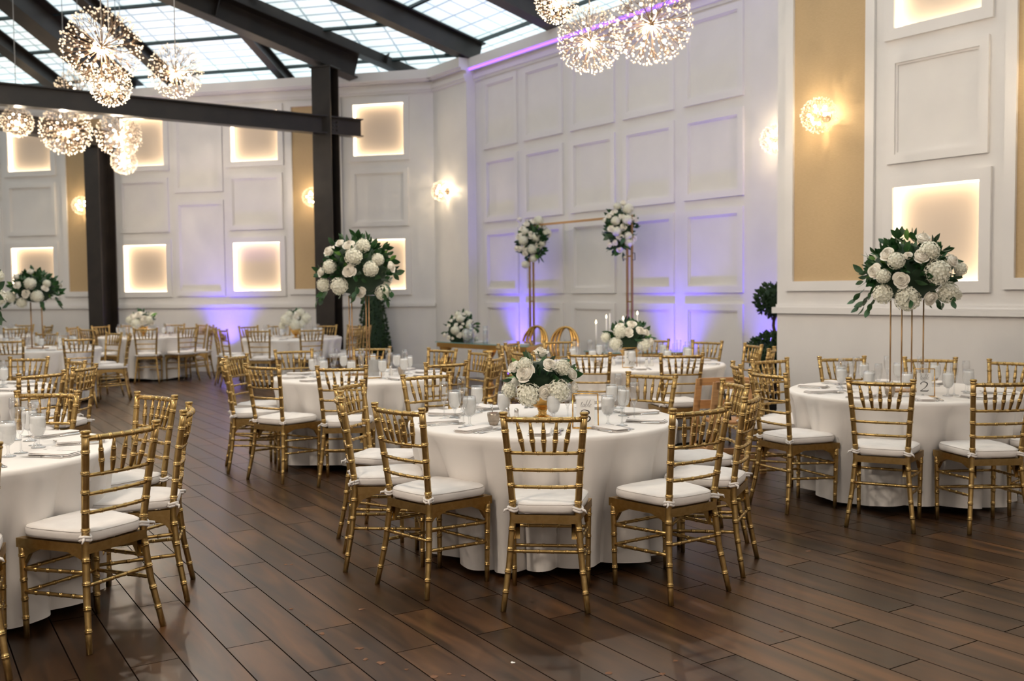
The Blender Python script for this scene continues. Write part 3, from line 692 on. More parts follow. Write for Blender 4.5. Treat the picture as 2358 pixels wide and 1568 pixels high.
def arrangement(parent,cen,rx,rz,roses,hyds,sc_,seed,nleaf=120,lsize=.075,extra_back=8,droop=True,rose_r=.05,view=None,rdef=None,depth=None,flat=False,core=True,low=-.35,spread=(.42,.78),cs=.62):
    """roses/hyds: (px,py[,r]) offsets in the arrangement's own elevation, scaled by sc_ into metres; the front follows an ellipsoid"""
    rnd=random.Random(seed); cen=Vector(cen); vd=Vector(view or (0,-1,0)).normalized(); rt_=Vector((-vd.y,vd.x,0)).normalized() # to the right seen from the front
    dp=depth or rx
    if core:
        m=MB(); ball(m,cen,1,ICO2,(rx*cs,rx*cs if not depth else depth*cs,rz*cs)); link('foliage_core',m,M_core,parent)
    def put(mesh,x,z,r,name,back=False):
        q=min(.97,math.hypot(x/rx,z/rz)); h=math.sqrt(1-q*q)*dp*.93*(-1 if back else 1)
        p=cen+rt_*x+Vector((0,0,z))+vd*h
        n=(rt_*(x/rx)+Vector((0,0,z/rz+.25))+vd*((h/dp)*1.15)).normalized()
        o=bpy.data.objects.new(name,mesh); COL.objects.link(o); o.parent=parent
        o.matrix_local=Matrix.Translation(p)@n.to_track_quat('Z','Y').to_matrix().to_4x4()@Matrix.Rotation(rnd.uniform(0,6),4,'Z')@Matrix.Scale(r,4)
    for f in roses: put(ROSE,f[0]*sc_,f[1]*sc_,(f[2]*sc_ if len(f)>2 else rose_r)*1.2,'rose')
    for f in hyds: put(HYD,f[0]*sc_,f[1]*sc_,f[2]*sc_*1.08,'hydrangea')
    for i in range(extra_back):
        a=rnd.uniform(0,2*PI); q=rnd.uniform(.1,.8); put(ROSE if i%2 else HYD,math.cos(a)*q*rx,max(-.3,math.sin(a)*q)*rz,rose_r*(1.1 if i%2 else 1.4),'rose' if i%2 else 'hydrangea',True)
    m=MB(); m2=MB()
    for i in range(nleaf):
        n=sph(rnd,low); lo,hi=spread; p=cen+Vector((n.x*rx*rnd.uniform(lo,hi),n.y*dp*rnd.uniform(lo,hi),n.z*rz*rnd.uniform(lo,hi)))
        d=(Vector((n.x,n.y,n.z*.8))+Vector((rnd.uniform(-.7,.7),rnd.uniform(-.7,.7),rnd.uniform(-.6,.6)))).normalized()
        leaf_to(m if rnd.random()<.93 else m2,p,d,lsize*rnd.uniform(.7,1.25),rnd)
    if droop:
        for i in range(12):
            a=rnd.uniform(0,2*PI); p=cen+Vector((math.cos(a)*rx*.8,math.sin(a)*dp*.8,-rz*rnd.uniform(.35,.6)))
            for j in range(3):
                q=p+Vector((math.cos(a)*.03*j,math.sin(a)*.03*j,-.035*j)); leaf_to(m,q,(math.cos(a)*.6+rnd.uniform(-.4,.4),math.sin(a)*.6+rnd.uniform(-.4,.4),-.8),lsize,rnd)
    link('leaves',m,M_leaf,parent); 
    if m2.v: link('light_leaves',m2,M_leaf2,parent)
def off(L_,cx_,cy_): return [((f[0]-cx_),-(f[1]-cy_),*f[2:]) for f in L_]
def stand(t,h,top=.11):
    for k,(x,y) in enumerate(((-.095,.05),(-.055,-.05),(.055,.05),(.095,-.05))): link('pole',MB().tube([(x,y,.012),(x,y,h)],.0055,8),M_brass,t)
    link('base_plate',MB().box(-.12,.12,-.08,.08,0,.012),M_brass,t); link('top_plate',MB().lathe([(.14,h),(.14,h+.008)],24,smooth=False),M_glass,t)
GA='tall flower arrangements on gold stands'; GL='low flower arrangements on the tables'
zt=TZ+.0035
t=root('tall_floral_centerpiece','tall arrangement of white roses and hydrangeas on slim gold poles on table 2','flower arrangement',(2.76,6.95,zt),0,GA)
stand(t,.64)
arrangement(t,(0,0,.83),.35,.29,off([(1030,190),(440,440),(900,490),(1440,560),(260,720),(590,860,125),(1100,1160,115),(700,480,70)],960,740),off([(1040,410,150),(530,560,130),(360,800,110),(400,1090,150),(740,1170,190),(1150,750,190),(1390,1070,165),(1620,700,110),(1700,1120,80)],960,740),.00042,21,330,.075,spread=(.5,.9),cs=.7)
t=root('tall_floral_centerpiece','tall white rose arrangement on gold poles on the left middle table','flower arrangement',(-1.35,8.8,zt),0,GA)
stand(t,.70)
arrangement(t,(0,0,.93),.37,.33,off([(1435,340,95),(1110,420,90),(975,740,70),(1445,730,95),(2045,670,80),(1590,1050,80),(1280,300,70)],1490,700),off([(1510,520,125),(1640,350,100),(1140,660,100),(1010,930,100),(1280,950,125),(1760,700,110),(1860,560,90),(1900,1050,110)],1490,700),.00057,22,340,.085,spread=(.5,.9),cs=.7)
t=root('tall_floral_centerpiece','tall arrangement of white flowers on gold poles on table 9 at the far left','flower arrangement',(-6.54,13.7,zt),0,GA)
stand(t,.64)
arrangement(t,(0,0,.82),.36,.27,off([(540,550,90),(725,240,85),(1110,620,75),(730,750,90),(430,350,80)],700,640),off([(830,520,125),(950,810,130),(560,950,110),(300,810,130),(1130,520,80)],700,640),.0006,23,260,.09,spread=(.5,.9),cs=.7)
t=root('tall_floral_centerpiece','tall leafy arrangement just outside the left edge, only its leaf tips in view','flower arrangement',(-4.44,7.85,zt),0,GA)
stand(t,.64)
arrangement(t,(0,0,.80),.42,.27,[],[],.0006,24,170,.10,12,spread=(.5,.9),cs=.7)
def bowl(t,r,h,stem,mt):
    link('bowl',MB().lathe([(.0,stem),(r*.25,stem+.004),(r*.7,stem+h*.35),(r*.95,stem+h*.8),(r,stem+h)],28),mt,t)
    if stem>.01: link('foot',MB().lathe([(r*.62,0),(r*.62,.008),(r*.5,.014),(r*.22,stem*.5),(r*.26,stem*.62),(r*.22,stem*.75),(r*.3,stem+.004)],24),mt,t)
t=root('low_floral_centerpiece','low bouquet of cream roses and hydrangeas in a footed gold bowl on table 3','flower arrangement',(.17,5.66,zt),0,GL)
bowl(t,.10,.085,.055,M_gold2)
arrangement(t,(-.005,0,.235),.215,.155,off([(725,215,115),(470,520,145),(300,440,110),(860,400,110),(790,820,115),(1220,560,95),(1240,790,105)],740,640),off([(530,860,175),(990,800,170),(230,820,120),(480,400,110),(1060,450,120)],740,640),.00036,31,70,.085,6,False,.045,low=-.1)
t=root('low_floral_centerpiece','low bouquet of white flowers in a gold bowl on table 7','flower arrangement',(1.17,9.9,zt),0,GL)
bowl(t,.10,.08,.05,M_gold2)
arrangement(t,(0,0,.25),.26,.2,off([(1040,370,95),(970,520,95),(1200,490,85),(1310,520,70),(820,400,80),(1420,700,70)],1040,640),off([(820,500,120),(740,730,120),(570,620,90),(1260,760,110)],1040,640),.00052,32,90,.09,6,False,.05,low=-.1)
t=root('low_floral_centerpiece','low white bouquet in a gold vase on the far middle table','flower arrangement',(-3.52,16.2,zt),0,GL)
bowl(t,.09,.12,.03,M_gold2)
arrangement(t,(0,0,.27),.24,.19,off([(1110,115,42),(1095,150,40),(1170,215,42)],1060,200),off([(990,185,62),(1085,230,58),(1190,170,58),(935,245,42),(1130,110,46),(1150,230,44),(1020,130,44)],1060,200),.0015,33,34,.10,4,False,.06,low=-.1)
t=root('low_floral_centerpiece','low white bouquet in a gold vase on the far left table','flower arrangement',(-6.45,17.4,zt),0,GL)
bowl(t,.09,.14,.03,M_gold2)
arrangement(t,(0,0,.29),.25,.17,off([(1390,140,50),(1465,110,46),(1530,165,50),(1500,190,40),(1340,170,38),(1590,210,36)],1460,170),off([(1435,210,56),(1360,170,48),(1570,170,44)],1460,170),.0015,34,34,.10,4,False,.06,low=-.1)
# ------------------------------------------------------------------ number cards
def ribbon(mb,pts,ws,y=0):
    vs=[];fs=[]; pts=[Vector((p[0],p[1])) for p in pts]
    for i,p in enumerate(pts):
        a,b=pts[max(0,i-1)],pts[min(len(pts)-1,i+1)]; d=(b-a).normalized(); n=Vector((-d.y,d.x))*ws[i]/2
        vs+=[(p.x-n.x,y,p.y-n.y),(p.x+n.x,y,p.y+n.y)]
    for i in range(len(pts)-1): fs.append((2*i,2*i+1,2*i+3,2*i+2))
    mb.add(vs,fs)
def curve(ctrl,n=8):   # Catmull-Rom
    P=[ctrl[0]]+list(ctrl)+[ctrl[-1]]; out=[]
    for i in range(1,len(P)-2):
        for k in range(n):
            t_=k/n; p0,p1,p2,p3=P[i-1:i+3]
            out.append(tuple(.5*((2*p1[j])+(-p0[j]+p2[j])*t_+(2*p0[j]-5*p1[j]+4*p2[j]-p3[j])*t_*t_+(-p0[j]+3*p1[j]-3*p2[j]+p3[j])*t_**3) for j in range(3)))
    out.append(tuple(ctrl[-1])); return out
DIG={'3':[[(.12,.86,.10),(.22,.97,.07),(.45,1.0,.08),(.72,.92,.14),(.80,.76,.15),(.66,.60,.10),(.38,.52,.05)],[(.38,.52,.05),(.68,.50,.10),(.88,.32,.17),(.78,.08,.14),(.45,-.04,.08),(.16,.02,.09),(.06,.14,.12)]],
 '2':[[(.12,.74,.13),(.18,.92,.09),(.45,1.0,.08),(.76,.88,.15),(.78,.66,.15),(.55,.36,.09),(.10,.04,.05)],[(.08,.03,.12),(.5,.02,.12),(.86,.03,.12),(.92,.16,.04)]],
 '7':[[(.08,.86,.03),(.12,.98,.10),(.5,.97,.10),(.88,.97,.08)],[(.88,.97,.05),(.62,.55,.09),(.42,.0,.15)]],
 '9':[[(.80,.70,.14),(.66,.96,.08),(.36,.98,.08),(.12,.72,.15),(.26,.44,.09),(.56,.42,.06),(.80,.66,.13),(.78,.4,.14),(.55,.08,.08),(.20,-.02,.08)]],
 '8':[[(.5,.54,.10),(.18,.74,.13),(.34,.97,.06),(.68,.96,.08),(.78,.76,.12),(.5,.54,.14),(.14,.26,.14),(.26,.02,.08),(.6,-.01,.08),(.86,.2,.15),(.76,.4,.10),(.5,.54,.08)]]}
WORD=[[(0,.30,.02),(.10,.40,.02),(.22,.85,.03),(.17,.40,.05),(.20,.05,.03),(.34,.15,.02)],[(.02,.62,.02),(.18,.66,.03),(.38,.70,.02)],
 [(.62,.42,.03),(.50,.50,.03),(.38,.28,.05),(.42,.05,.03),(.56,.16,.02),(.66,.5,.04),(.62,.10,.05),(.72,.12,.02)],
 [(.72,.12,.02),(.86,.5,.02),(.97,.98,.03),(.90,1.02,.03),(.82,.5,.05),(.84,.06,.04),(1.0,.10,.03),(1.06,.38,.05),(.94,.44,.03)],
 [(1.10,.14,.02),(1.26,.5,.02),(1.38,.98,.03),(1.31,1.02,.03),(1.22,.5,.05),(1.24,.06,.04),(1.36,.14,.02)],
 [(1.38,.2,.02),(1.56,.30,.03),(1.62,.46,.03),(1.50,.50,.03),(1.42,.25,.05),(1.50,.03,.04),(1.70,.18,.02)]]
def sign(num,loc,rz,label,showword=True,detailed=True):
    t=root('table_number_stand',label,'table number',loc,rz,'gold framed table number stands')
    W,H=.068,.185; f=MB(); r=.0035
    for y in (-.004,.004): f.tube([(-W,y,r),(W,y,r)],r,6); f.tube([(-W*.97,y,H),(W*.97,y,H)],r*.8,6)
    f.tube([(-W,0,r),(-W*.97,0,H)],r,6); f.tube([(W,0,r),(W*.97,0,H)],r,6); f.box(-W,W,-.02,.02,0,.004); link('gold_frame',f,M_gold2,t)
    link('glass_pane',MB().box(-W+.004,W-.004,.0022,.0032,.006,H-.004),M_glass,t)
    c=link('card',MB().box(-.048,.048,.0,.0015,.018,.158),M_white,t)
    s=MB()
    for st_ in DIG[num]:
        q=curve(st_); k=.062; ribbon(s,[((x-.48)*k,.036+z*k) for x,z,_ in q],[w_*k*.75 for *_,w_ in q],-.0004)
    if showword:
        for st_ in WORD:
            q=curve(st_,5); k=.036; ribbon(s,[((x-.85)*k+.22*z*k,.112+z*k) for x,z,_ in q],[w_*k*.8 for *_,w_ in q],-.0004)
    link('lettering',s,M_ink,c); return t
sign('3',(.385,5.25,zt),R(-8),'gold framed card reading table 3 beside the cream bouquet')
sign('2',(2.74,6.60,zt),R(-6),'gold framed card reading table 2 in front of the flower stand poles')
sign('7',(1.10,9.30,zt),R(4),'gold framed card with a 7 below the white bouquet')
sign('9',(-6.02,13.32,zt),R(24),'gold framed card with a 9 at the far left under the tall flowers')
sign('8',(-1.18,8.45,zt),R(205),'gold framed card on the left middle table, its blank back towards us')
sign('8',(-6.68,17.05,zt),R(200),'small framed card beside the bouquet on the far left table, back turned')
# shakers, sugar bowls
def sh(x,y,l): place(shaker,l,(x,y,zt),0,'salt and pepper shakers')
sh(.02,5.47,'white shaker left of the gold bowl on table 3'); sh(-.03,5.53,'grey-topped shaker left of the gold bowl, farther from it, on table 3')
sh(2.565,6.78,'left shaker on table 2'); sh(2.60,6.80,'right shaker on table 2'); sh(-1.14,8.72,'left shaker beside the flower stand on the left middle table'); sh(-1.07,8.74,'right shaker beside the flower stand on the left middle table')
sh(1.28,9.45,'left shaker right of the 7 card'); sh(1.33,9.47,'right shaker right of the 7 card'); sh(.98,9.6,'dark-shaded shaker left of the 7 card')
def caddy(x,y,l,spoon=True):
    t=root('sugar_bowl',l,'bowl',(x,y,zt),.3,'pewter sugar bowls'); link('cup',MB().lathe([(0,0),(.022,0),(.030,.02),(.035,.05),(.036,.068),(.033,.068),(.031,.02),(0,.01)],14),M_pewter,t)
    link('sugar_packets',MB().lathe([(0,.05),(.030,.055),(.02,.068),(0,.070)],8,smooth=False),M_sugar,t)
    if spoon:
        o=link('teaspoon',MB().tube([(.0,0,.02),(-.006,0,.07),(-.012,0,.115)],[.003,.0025,.006],6),M_steel,None,(x,y,zt),.3); tag(o,'steel teaspoon standing in the pewter sugar bowl on table 3','spoon')
caddy(-.105,5.42,'small pewter sugar bowl left of the gold bowl on table 3'); caddy(2.52,6.62,'small pewter sugar bowl behind the chair at the front of table 2',False)
caddy(-.98,8.78,'small pewter sugar bowl right of the shakers on the left middle table',False); caddy(.80,9.35,'small pewter sugar bowl behind the front left chair of table 7',False)
# ------------------------------------------------------------------ pendant globes
def burst_meshes():
    rnd=random.Random(5); rods=MB(); beads=MB(); n=64
    for i in range(n):
        z=1-2*(i+.5)/n; rr=math.sqrt(1-z*z); a=i*2.39996; d=Vector((rr*math.cos(a),rr*math.sin(a),z)); Ls=rnd.uniform(.62,.72)
        rods.tube([d*.08,d*Ls],.009,4,False); u=d.orthogonal().normalized(); v=d.cross(u)
        for k in range(6):
            b=k*PI/3+rnd.uniform(-.2,.2); sp_=rnd.uniform(.10,.20); e=(d*rnd.uniform(.90,1.0)+(u*math.cos(b)+v*math.sin(b))*sp_)
            e=e.normalized()*rnd.uniform(.90,1.0)
            rods.tube([d*Ls,e],.0055,3,False); ball(beads,e,.028,ICO1)
    hub=MB(); ball(hub,(0,0,0),.10,ICO2)
    return rods.mesh('branches'),beads.mesh('crystal_beads'),hub.mesh('hub')
RODS,BEADS,HUB=burst_meshes(); RODS.materials.append(M_rod); BEADS.materials.append(M_bead); HUB.materials.append(M_rod)
bm_=MB(); ball(bm_,(0,0,0),1,ICO2); BULB=bm_.mesh('bulb'); BULB.materials.append(M_bulb)
bulbs=[]
for i in range(12):
    z=1-2*(i+.5)/12; rr=math.sqrt(1-z*z); a=i*2.39996+1; bulbs.append(Vector((rr*math.cos(a),rr*math.sin(a),z))*.52)
def lamp(loc,power,col=(1,.84,.66),rad=.06,name='lamp_light'):
    l=bpy.data.lights.new(name,'POINT'); l.energy=power; l.color=col; l.shadow_soft_size=rad
    o=bpy.data.objects.new(name,l); COL.objects.link(o); o.location=loc; return o
def burst(t,r,half=False):
    link('branches',RODS,None,t,scale=r).__setitem__('kind','stuff'); link('crystal_beads',BEADS,None,t,scale=r).__setitem__('kind','stuff'); link('hub',HUB,None,t,scale=r)
    for b in bulbs: link('bulb',BULB,None,t,loc=b*r,scale=.042*r if r>.25 else .06*r)
def pendant(x,y,z,r,label,pw=CHAND_W,ztop=6.4):
    t=root('starburst_pendant',label,'pendant light',(x,y,z),random.uniform(0,6),'starburst crystal pendant lights')
    burst(t,r); link('cable',MB().tube([(0,0,r*.1),(.004,0,(ztop-z)*.3),(-.003,0,(ztop-z)*.7),(0,0,ztop-z)],.006,5),M_wire,t)
    o=lamp((x,y,z),pw*(r/.3),rad=.015); o.parent=t; o.location=(0,0,-.15*r)
pendant(-3.63,9.0,3.68,.355,'largest starburst crystal pendant at the upper left')
pendant(-3.64,11.0,3.90,.30,'starburst pendant hanging alone right of the largest one at the upper left')
pendant(-3.80,9.6,3.46,.20,'small bright starburst pendant directly below the largest one')
pendant(-7.0,16.4,4.73,.42,'starburst pendant half hidden behind the tie beam, above it')
pendant(-6.85,15.5,4.02,.40,'wide starburst pendant hanging below the tie beam, second from the left')
pendant(-7.40,15.1,4.08,.24,'small starburst pendant below the tie beam at the far left')
pendant(-6.15,15.8,3.98,.36,'starburst pendant below the tie beam next to the left steel column')
pendant(-6.39,16.6,3.67,.22,'smallest starburst pendant, lowest below the tie beam')
pendant(.40,8.4,3.87,.19,'small starburst pendant at the top, left of the right-hand cluster')
pendant(.64,8.0,3.45,.27,'lowest starburst pendant of the right-hand cluster')
pendant(1.20,8.5,3.71,.355,'largest starburst pendant of the right-hand cluster, touching the top of the photo')
# unseen pendants added above and behind the photographer for warm frontal fill
for k,(x,y,z,w_) in enumerate(((-2.6,2.2,4.2,'above and left of the photographer'),(2.6,1.0,4.2,'above and right of the photographer'),(-5.5,5.5,4.4,'above the lower left tables, out of frame'),(1.2,-2.4,4.2,'straight behind the photographer'),(5.2,-.6,4.2,'behind the photographer by the right wall'))):
    t=root('starburst_pendant','unseen added starburst pendant '+w_,'pendant light',(x,y,z),k,'unseen pendants added for fill light'); burst(t,.4)
    o=lamp((0,0,0),FILL_W*(1.6,.6,1.0,.5,.2)[k],(1,.85,.69),.35); o.parent=t
# ------------------------------------------------------------------ wall sconces
def sconce(F,s,z,sg,label,r=.185,pw=SCONCE_W):
    p=F@Vector((s,sg*.13,z)); t=root('starburst_sconce',label,'wall light',p,0,'starburst crystal wall sconces')
    ang=math.atan2((F.to_3x3()@Vector((0,sg,0))).y,(F.to_3x3()@Vector((0,sg,0))).x)-PI/2   # local +y = into the room
    t.rotation_euler=(0,0,ang)
    for nm,me in (('branches',SRODS),('crystal_beads',SBEADS),('hub',HUB)):
        o=link(nm,me,None,t,scale=r*(1 if nm!='hub' else 1.6)); 
        if nm!='hub': o['kind']='stuff'
    link('wall_plate',MB().tube([(0,-.128,0),(0,-.118,0)],.06,20,smooth=False),M_rod,t); link('stem',MB().tube([(0,-.12,0),(0,0,0)],.012,8),M_rod,t)
    for b in bulbs:
        if b.y>-.2: link('bulb',BULB,None,t,loc=b*r,scale=.017)
    for q in ((.07,.03,.05),(-.07,.03,.03),(0,.06,-.07)):
        o=lamp(q,pw,(1,.78,.5),.006); o.parent=t
def half_burst():
    rnd=random.Random(6); rods=MB(); beads=MB(); n=70
    for i in range(n):
        z=1-2*(i+.5)/n; rr=math.sqrt(1-z*z); a=i*2.39996; d=Vector((rr*math.cos(a),rr*math.sin(a),z))
        if d.y<-.45: continue
        Ls=rnd.uniform(.62,.72); rods.tube([d*.08,d*Ls],.010,4,False); u=d.orthogonal().normalized(); v=d.cross(u)
        for k in range(5):
            b=k*2*PI/5+rnd.uniform(-.2,.2); e=(d*.95+(u*math.cos(b)+v*math.sin(b))*rnd.uniform(.1,.2)).normalized()*rnd.uniform(.9,1); rods.tube([d*Ls,e],.007,3,False); ball(beads,e,.034,ICO1)
    return rods.mesh('branches'),beads.mesh('crystal_beads')
SRODS,SBEADS=half_burst(); SRODS.materials.append(M_rod); SBEADS.materials.append(M_bead)
sconce(FR,.62,3.2,-1,'starburst wall sconce on the tan strip of the near right wall')
sconce(FP,6.42,3.2,-1,'starburst wall sconce half hidden behind the edge of the near right wall')
sconce(FI,.46,3.2,-1,'starburst wall sconce on the corner pier left of the panelled wall')
sconce(FL,2.28,3.2,1,'starburst wall sconce touching the centre steel column')
sconce(FL,7.12,3.2,1,'starburst wall sconce on the tan strip left of the left steel column')
sconce(FR,3.0,3.2,-1,'starburst wall sconce on the right wall just outside the photo')
# ------------------------------------------------------------------ violet uplights on the floor by the walls
def uplight(F,s,sg,label,d=.34,pw=UP_W,tilt=.12):
    p=F@Vector((s,sg*d,0)); t=root('floor_uplight',label,'uplight',p,0,'violet floor uplights')
    link('housing',MB().tube([(0,0,0),(0,0,.16)],.075,16,smooth=False),M_black,t); link('lens',MB().tube([(0,0,.16),(0,0,.165)],.062,16,smooth=False),M_purple,t)
    l=bpy.data.lights.new('uplight_beam','SPOT'); l.energy=pw; l.color=(.13,.07,1); l.spot_size=R(84); l.spot_blend=1; l.shadow_soft_size=.05
    o=bpy.data.objects.new('uplight_beam',l); COL.objects.link(o); o.parent=t; o.location=(0,0,.18)
    n=F.to_3x3()@Vector((0,-sg,0)); dr=Vector((n.x*tilt,n.y*tilt,1)).normalized(); o.rotation_euler=dr.to_track_quat('-Z','Y').to_euler()
uplight(FL,4.09,1,'violet floor uplight by the back wall between the light boxes')
uplight(FP,1.29,-1,'violet uplight on the floor left of the flower arch'); uplight(FP,4.75,-1,'violet uplight on the floor right of the flower arch'); uplight(FP,6.42,-1,'violet uplight behind the potted topiary',.18)
# ------------------------------------------------------------------ flower arch
FA=wallframe((-.985,16.656),(.588,-.809))
def arch():
    t=root('flower_arch','slim gold rectangular arch with white flowers on both top corners','arch'); t.matrix_world=FA
    s0,s1,H=2.19,4.33,2.42
    for s in (s0,s1):
        for e in (-.045,.045): link('post',MB().box(s+e-.012,s+e+.012,-.012,.012,.02,H),M_brass,t)
        r=MB()
        for z in (.7,1.3,1.9): r.box(s-.033,s+.033,-.01,.01,z,z+.02)
        link('rungs',r,M_brass,t); link('foot_plate',MB().box(s-.2,s+.2,-.2,.2,0,.02),M_brass,t)
    link('top_bar',MB().box(s0-.06,s1+.06,-.014,.014,H,H+.03),M_brass,t)
    b=MB(); b.tube([(s1+.06,0,1.95),(s1+.10,0,1.95),(s1+.105,0,1.86),(s1+.06,0,1.86)],.006,5); link('clip',b,M_black,t)
    for (sc0,z0,rx,rz,ro,hy,k,sd) in ((s0+.03,2.19,.36,.40,off([(370,380),(500,460,62),(740,490,60),(430,540,60),(370,670,60),(570,650,62),(460,880,55),(380,880,50),(700,830,62),(320,870,45),(610,420,60),(470,950,50)],590,760),off([(700,410,80),(440,740,80),(840,625,75),(650,690,75),(590,890,80),(610,1040,65),(470,1140,65),(760,790,60),(470,590,60)],590,760),.00088,41),
        (s1-.17,2.25,.30,.42,off([(1900,170,65),(1730,330,60),(1650,390,60),(1570,460,45),(1870,410,60),(2090,460,60),(1680,610,60),(1890,590,60),(1830,760,60),(1660,880,45),(1750,850,45),(1830,970,50),(2060,780,60),(1930,1100,45)],1860,640),off([(1980,280,90),(1790,230,60),(1760,480,75),(1960,470,90),(1780,660,80),(1970,740,70),(1990,850,75)],1860,640),.00078,42)):
        arrangement(t,(sc0,0,z0),rx,rz,ro,hy,k,sd,170,.10,4,False,.05,view=(.78,-.62,0),depth=.2,low=-.9)
arch()
# ------------------------------------------------------------------ mirrored tables, candles, looped chairs
def balus(mb,x,y,h,M=None):
    mb.lathe([(.11,0),(.11,.02),(.05,.05),(.04,.12),(.075,.19),(.04,.25),(.05,.30),(.105,.40),(.095,.48),(.05,.54),(.04,.58),(.09,h-.03),(.09,h)],20,Matrix.Translation((x,y,0)))
def mtable(label,poly,z,legs):
    t=root('mirrored_table',label,'table'); n=len(poly)
    cx_=sum(p[0] for p in poly)/n; cy_=sum(p[1] for p in poly)/n; t.location=(cx_,cy_,0); L_=[(x-cx_,y-cy_) for x,y in poly]
    def prism(q,z0,z1):
        m=MB(); m.add([(x,y,z0) for x,y in q]+[(x,y,z1) for x,y in q],[tuple(range(n-1,-1,-1)),tuple(range(n,2*n))]+[(i,(i+1)%n,n+(i+1)%n,n+i) for i in range(n)]); return m
    link('glass_top',prism(L_,z-.012,z),M_teal_glass,t); link('gold_apron',prism([(x*.97,y*.97) for x,y in L_],z-.075,z-.012),M_gold2,t)
    for x,y in legs:
        m=MB(); balus(m,x-cx_,y-cy_,z-.075); link('turned_leg',m,M_gold2,t)
mtable('green mirrored-top table on turned gold legs left of the flower arch',[(-1.10,14.2),(.20,12.68),(.44,13.55),(-.55,15.0)],.76,[(-.95,14.25),(-.30,13.2),(.18,13.25)])
mtable('green mirrored-top table with candles, behind table 7',[(.89,12.32),(1.15,11.86),(2.05,11.86),(2.15,12.35)],.72,[(1.12,12.15),(1.95,12.15)])
t=root('low_floral_centerpiece','loose mound of small white flowers on the left end of the mirrored table','flower arrangement',(-.72,14.1,.76),0,GL)
arrangement(t,(0,0,.13),.31,.36,off([(600,110,35),(700,120,25),(400,180,35),(600,180,30),(330,240,40),(440,320,40),(580,305,30),(540,375,35),(280,340,40),(740,250,40),(510,540,60),(280,590,45),(180,540,45),(360,610,30),(800,480,60)],520,500),off([(480,120,70),(520,200,80),(420,440,90),(660,530,110),(700,290,50),(700,350,60)],520,500),.00067,51,160,.07,10,False,.03,low=-.05)
place_nap(0,'folded napkin on the near right corner of the mirrored table',(.12,13.05,.7605),.9,'folded napkins on the mirrored table')
o=naps[0].copy(); COL.objects.link(o); o.location=(-.42,13.75,.7605); o.rotation_euler=(0,0,.8); o['label']='folded napkin beside the floating candle vases on the mirrored table'; o['group']='folded napkins on the mirrored table'
def floatv(x,y,h,label):
    t=root('floating_candle_vase',label,'vase',(x,y,.7605),0,'glass vases with floating candles on the mirrored table')
    link('vase',MB().lathe([(.032,0),(.034,.004),(.034,h)],16),M_glass,t); link('water',MB().lathe([(.030,.004),(.030,h*.72),(0,h*.72)],14),M_glass,t)
    link('candle',MB().lathe([(0,h*.72),(.022,h*.73),(.027,h*.76),(.024,h*.80),(0,h*.80)],12),M_wax,t)
floatv(-.56,13.62,.26,'tallest glass vase with a floating candle on the mirrored table'); floatv(-.63,13.58,.20,'shortest glass vase with a floating candle, at the left'); floatv(-.36,13.45,.24,'glass vase with a floating candle, at the right of the three')
for i,(x,y,h,l) in enumerate(((1.02,12.05,.34,'white taper candle, leftmost and shortest, on the candle table'),(1.16,12.2,.40,'lit white taper candle second from the left'),(1.21,12.28,.46,'tall taper candle third from the left, its flame faint'),(1.36,12.15,.38,'lit taper candle partly behind the table 7 bouquet'),(1.54,12.2,.44,'lit taper candle at the right above the bouquet'))):
    t=root('taper_candle',l,'candle',(x,y,.7205),0,'taper candles on the mirrored table'); link('holder',MB().lathe([(.035,0),(.035,.008),(.012,.02),(.014,.05),(.011,.05)],14),M_glass,t)
    link('wax',MB().tube([(0,0,.03),(0,0,h)],[.011,.009],10),M_wax,t)
    if i!=2: link('flame',MB().lathe([(0,h),(.008,h+.012),(.009,h+.02),(.004,h+.038),(0,h+.05)],10),M_flame,t)
def loopchair(x,y,rz,label):
    t=root('looped_chair',label,'chair',(x,y,0),rz,'gold chairs with looped backs')
    for k,(a,w_) in enumerate(((.0,.215),(.035,.165),(.07,.11))):
        pts=[(w_*math.sin(q*2*PI/28),-.22-.10*(1-math.cos(q*2*PI/28))/2-a*.3,.45+.0+.50*(1-math.cos(q*2*PI/28))/2) for q in range(29)]
        link('back_loop',MB().tube(pts,.019,8,False),M_gold2,t)
    link('seat_ring',MB().tube([(.23*math.cos(q*PI/12),.23*math.sin(q*PI/12),.44) for q in range(25)],.02,7,False),M_gold2,t)
    link('seat_pad',MB().lathe([(.22,.44),(.235,.455),(.22,.50),(.1,.51),(0,.51)],24),M_cush,t)
    for q in range(4):
        a=PI/4+q*PI/2; link('leg',MB().tube([(.2*math.cos(a),.2*math.sin(a),.44),(.23*math.cos(a),.23*math.sin(a),0)],[.015,.010],7),M_gold2,t)
loopchair(.17,14.25,R(-37)+PI,'gold chair with looped oval back left of the arch post, behind the mirrored table'); loopchair(.60,13.75,R(-30)+PI,'gold chair with looped oval back right of the arch post, behind table 7')
